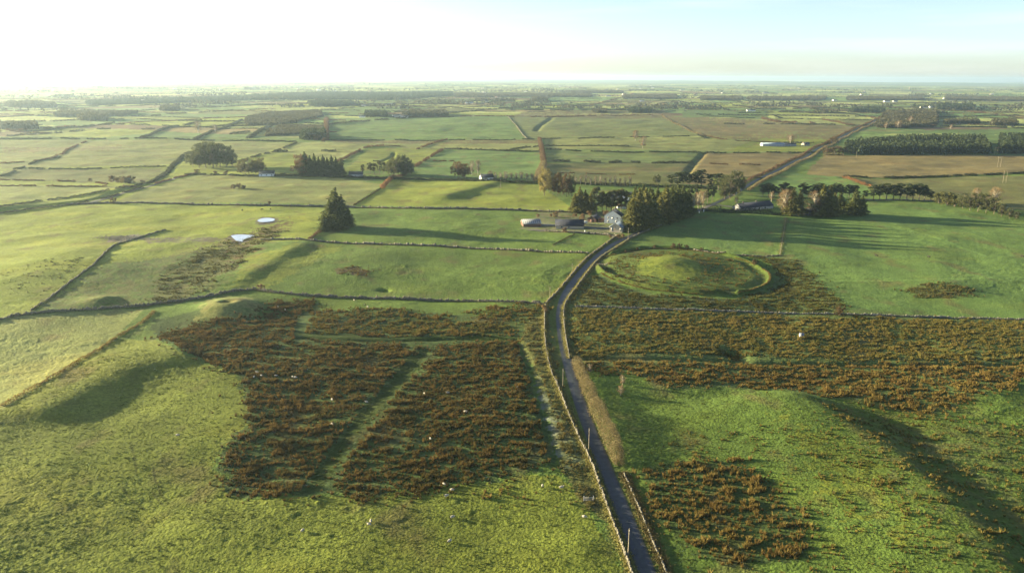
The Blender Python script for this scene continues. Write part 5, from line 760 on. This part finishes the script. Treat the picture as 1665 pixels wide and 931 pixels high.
bed([(565, 808), (600, 800), (655, 792), (740, 772), (770, 780), (720, 795), (660, 805), (600, 815), (570, 815)], .62, 'narrow island of rushes in the lower pasture', A1, A2, -.6, seed=5)
bed([(775, 800), (800, 795), (830, 790), (840, 800), (800, 812), (775, 812)], .9, 'scattered rush tufts near the ditch end', A1, A3, -.05, seed=6)
bed([(846, 525), (888, 512), (893, 560), (905, 620), (940, 700), (975, 795), (1000, 850), (970, 845), (935, 806), (915, 760), (895, 690), (872, 620), (850, 560)], .75, 'straw coloured tufts between the ditch and the road wall', (.20, .165, .062), (.12, .115, .04), -.2, hs=(.3, .7), ws=(.3, .6), seed=7, holes=HOLES)
bed([(930, 503), (1060, 507), (1220, 511), (1360, 516), (1560, 521), (1760, 526), (1760, 590), (1428, 588), (1200, 585), (1000, 582), (932, 580), (922, 545)], .80, 'wide golden brown rush bed below the pale crumbling wall', A4, A3, -.45, seed=8, sc=4, hs=(.5, .9))
bed([(935, 590), (1000, 588), (1200, 592), (1428, 595), (1760, 595), (1760, 606), (1665, 615), (1635, 635), (1540, 668), (1530, 680), (1480, 676), (1400, 656), (1330, 641), (1250, 630), (1110, 626), (1010, 606), (940, 600)], .80, 'golden brown rush bed below the long ditch', A3, A1, -.35, seed=9, sc=4.5, hs=(.55, 1.0))
bed([(925, 497), (940, 462), (970, 448), (1000, 466), (1060, 480), (1190, 487), (1255, 474), (1270, 450), (1240, 425), (1215, 417), (1285, 421), (1325, 448), (1372, 502), (1360, 509), (1220, 504), (1060, 500), (936, 495)], .85, 'olive rushes wrapped around the outside of the ring', A4, A2, -.25, seed=10, holes=HOLES, hs=(.45, .8))
bed([(985, 425), (1030, 412), (1100, 409), (1200, 424), (1240, 448), (1225, 465), (1180, 474), (1100, 471), (1040, 464), (990, 450)], 1.2, 'thin brown rushes inside the ring', A4, A1, .10, seed=11, hs=(.3, .6), holes=[[p[:2] for p in Pl([(1030, 445), (1045, 422), (1090, 414), (1135, 425), (1140, 445), (1100, 458)])]])
bed([(1042, 765), (1080, 755), (1150, 744), (1230, 764), (1288, 808), (1318, 868), (1312, 914), (1210, 918), (1140, 905), (1085, 860), (1055, 820)], .85, 'orange brown rush patch beside the lower road', A3, A1, -.18, seed=12, sc=4, hs=(.6, 1.05))
bed([(1340, 655), (1480, 680), (1760, 690), (1760, 960), (1600, 960), (1480, 860), (1400, 780), (1330, 700)], 1.15, 'scattered tufts over the shaded slope', A3, A4, .02, seed=13, sc=7, hs=(.35, .7), ws=(.3, .6))
bed([(1090, 700), (1330, 690), (1420, 780), (1560, 930), (1320, 960), (1300, 860), (1240, 760), (1100, 740)], 1.3, 'sparse tussocks on the sunlit slope', A4, A3, .22, seed=14, sc=6, hs=(.3, .55), ws=(.3, .5))
bed([(1476, 470), (1500, 461), (1560, 463), (1592, 474), (1560, 486), (1490, 483)], .95, 'oval island of rushes in the striped green field', A4, (.11, .09, .04), -.4, seed=15, hs=(.4, .8)); bed([(545, 437), (580, 434), (607, 440), (590, 448), (550, 446)], 1.0, 'small brown rush island in the smooth field', A2, A1, -.3, seed=16, hs=(.4, .7))
bed([(245, 496), (262, 450), (300, 420), (360, 394), (440, 368), (470, 375), (420, 398), (390, 430), (340, 470), (300, 488)], 1.15, 'sparse brown rushes from the ponds down to the wall', A2, A4, -.22, seed=17, hs=(.3, .6), sc=9); bed([(0, 440), (60, 425), (130, 415), (150, 430), (90, 475), (20, 480)], 2.0, 'loose tussocks in the western pasture', (.12, .12, .045), (.10, .10, .04), .1, seed=18, hs=(.25, .4), sc=7)
bed([(448, 700), (700, 640), (900, 760), (960, 830), (760, 815), (560, 815), (450, 830)], 3.0, 'odd tussocks dotted around the lower rush edges', A4, A1, .0, seed=19, hs=(.3, .6))
# ------------------------------------------------------------------ grass: short blades over the near pastures
def sward(poly, sp, label, cc, seed, hs=(.08, .22)):
    bed(poly, sp, label, cc, tuple(np.array(cc) * .8), -.2, hs=hs, ws=(.16, .36), nb=5, seed=seed, name='grass', sc=2.2, catg='grass')
sward([(-140, 700), (0, 665), (150, 580), (260, 560), (370, 605), (405, 650), (350, 760), (420, 815), (700, 800), (950, 810), (1015, 925), (1020, 990), (-260, 990)], .62, 'short tufty grass over the lower western pasture', (.125, .150, .030), 31)
sward([(1010, 615), (1110, 632), (1330, 645), (1540, 680), (1700, 625), (1860, 700), (1860, 990), (1110, 990), (1060, 870), (1030, 780)], .72, 'short tufty grass over the lower eastern pasture', (.10, .125, .030), 32)
# ------------------------------------------------------------------ haze
hz = bpy.data.materials.new('haze_air'); hz.use_nodes = True; n_ = hz.node_tree.nodes; n_.remove(n_['Principled BSDF']); pv = n_.new('ShaderNodeVolumePrincipled'); pv.inputs['Color'].default_value = (.58, .78, 1.0, 1); pv.inputs['Density'].default_value = HAZE_D; pv.inputs['Anisotropy'].default_value = .55; hz.node_tree.links.new(pv.outputs[0], n_['Material Output'].inputs['Volume'])
TOP = 104.0
v_, f_ = boxm(-31000, 31000, -31000, 31000, -40, 165); ho = mk('haze', v_, f_, hz); tag(ho, kind='stuff')
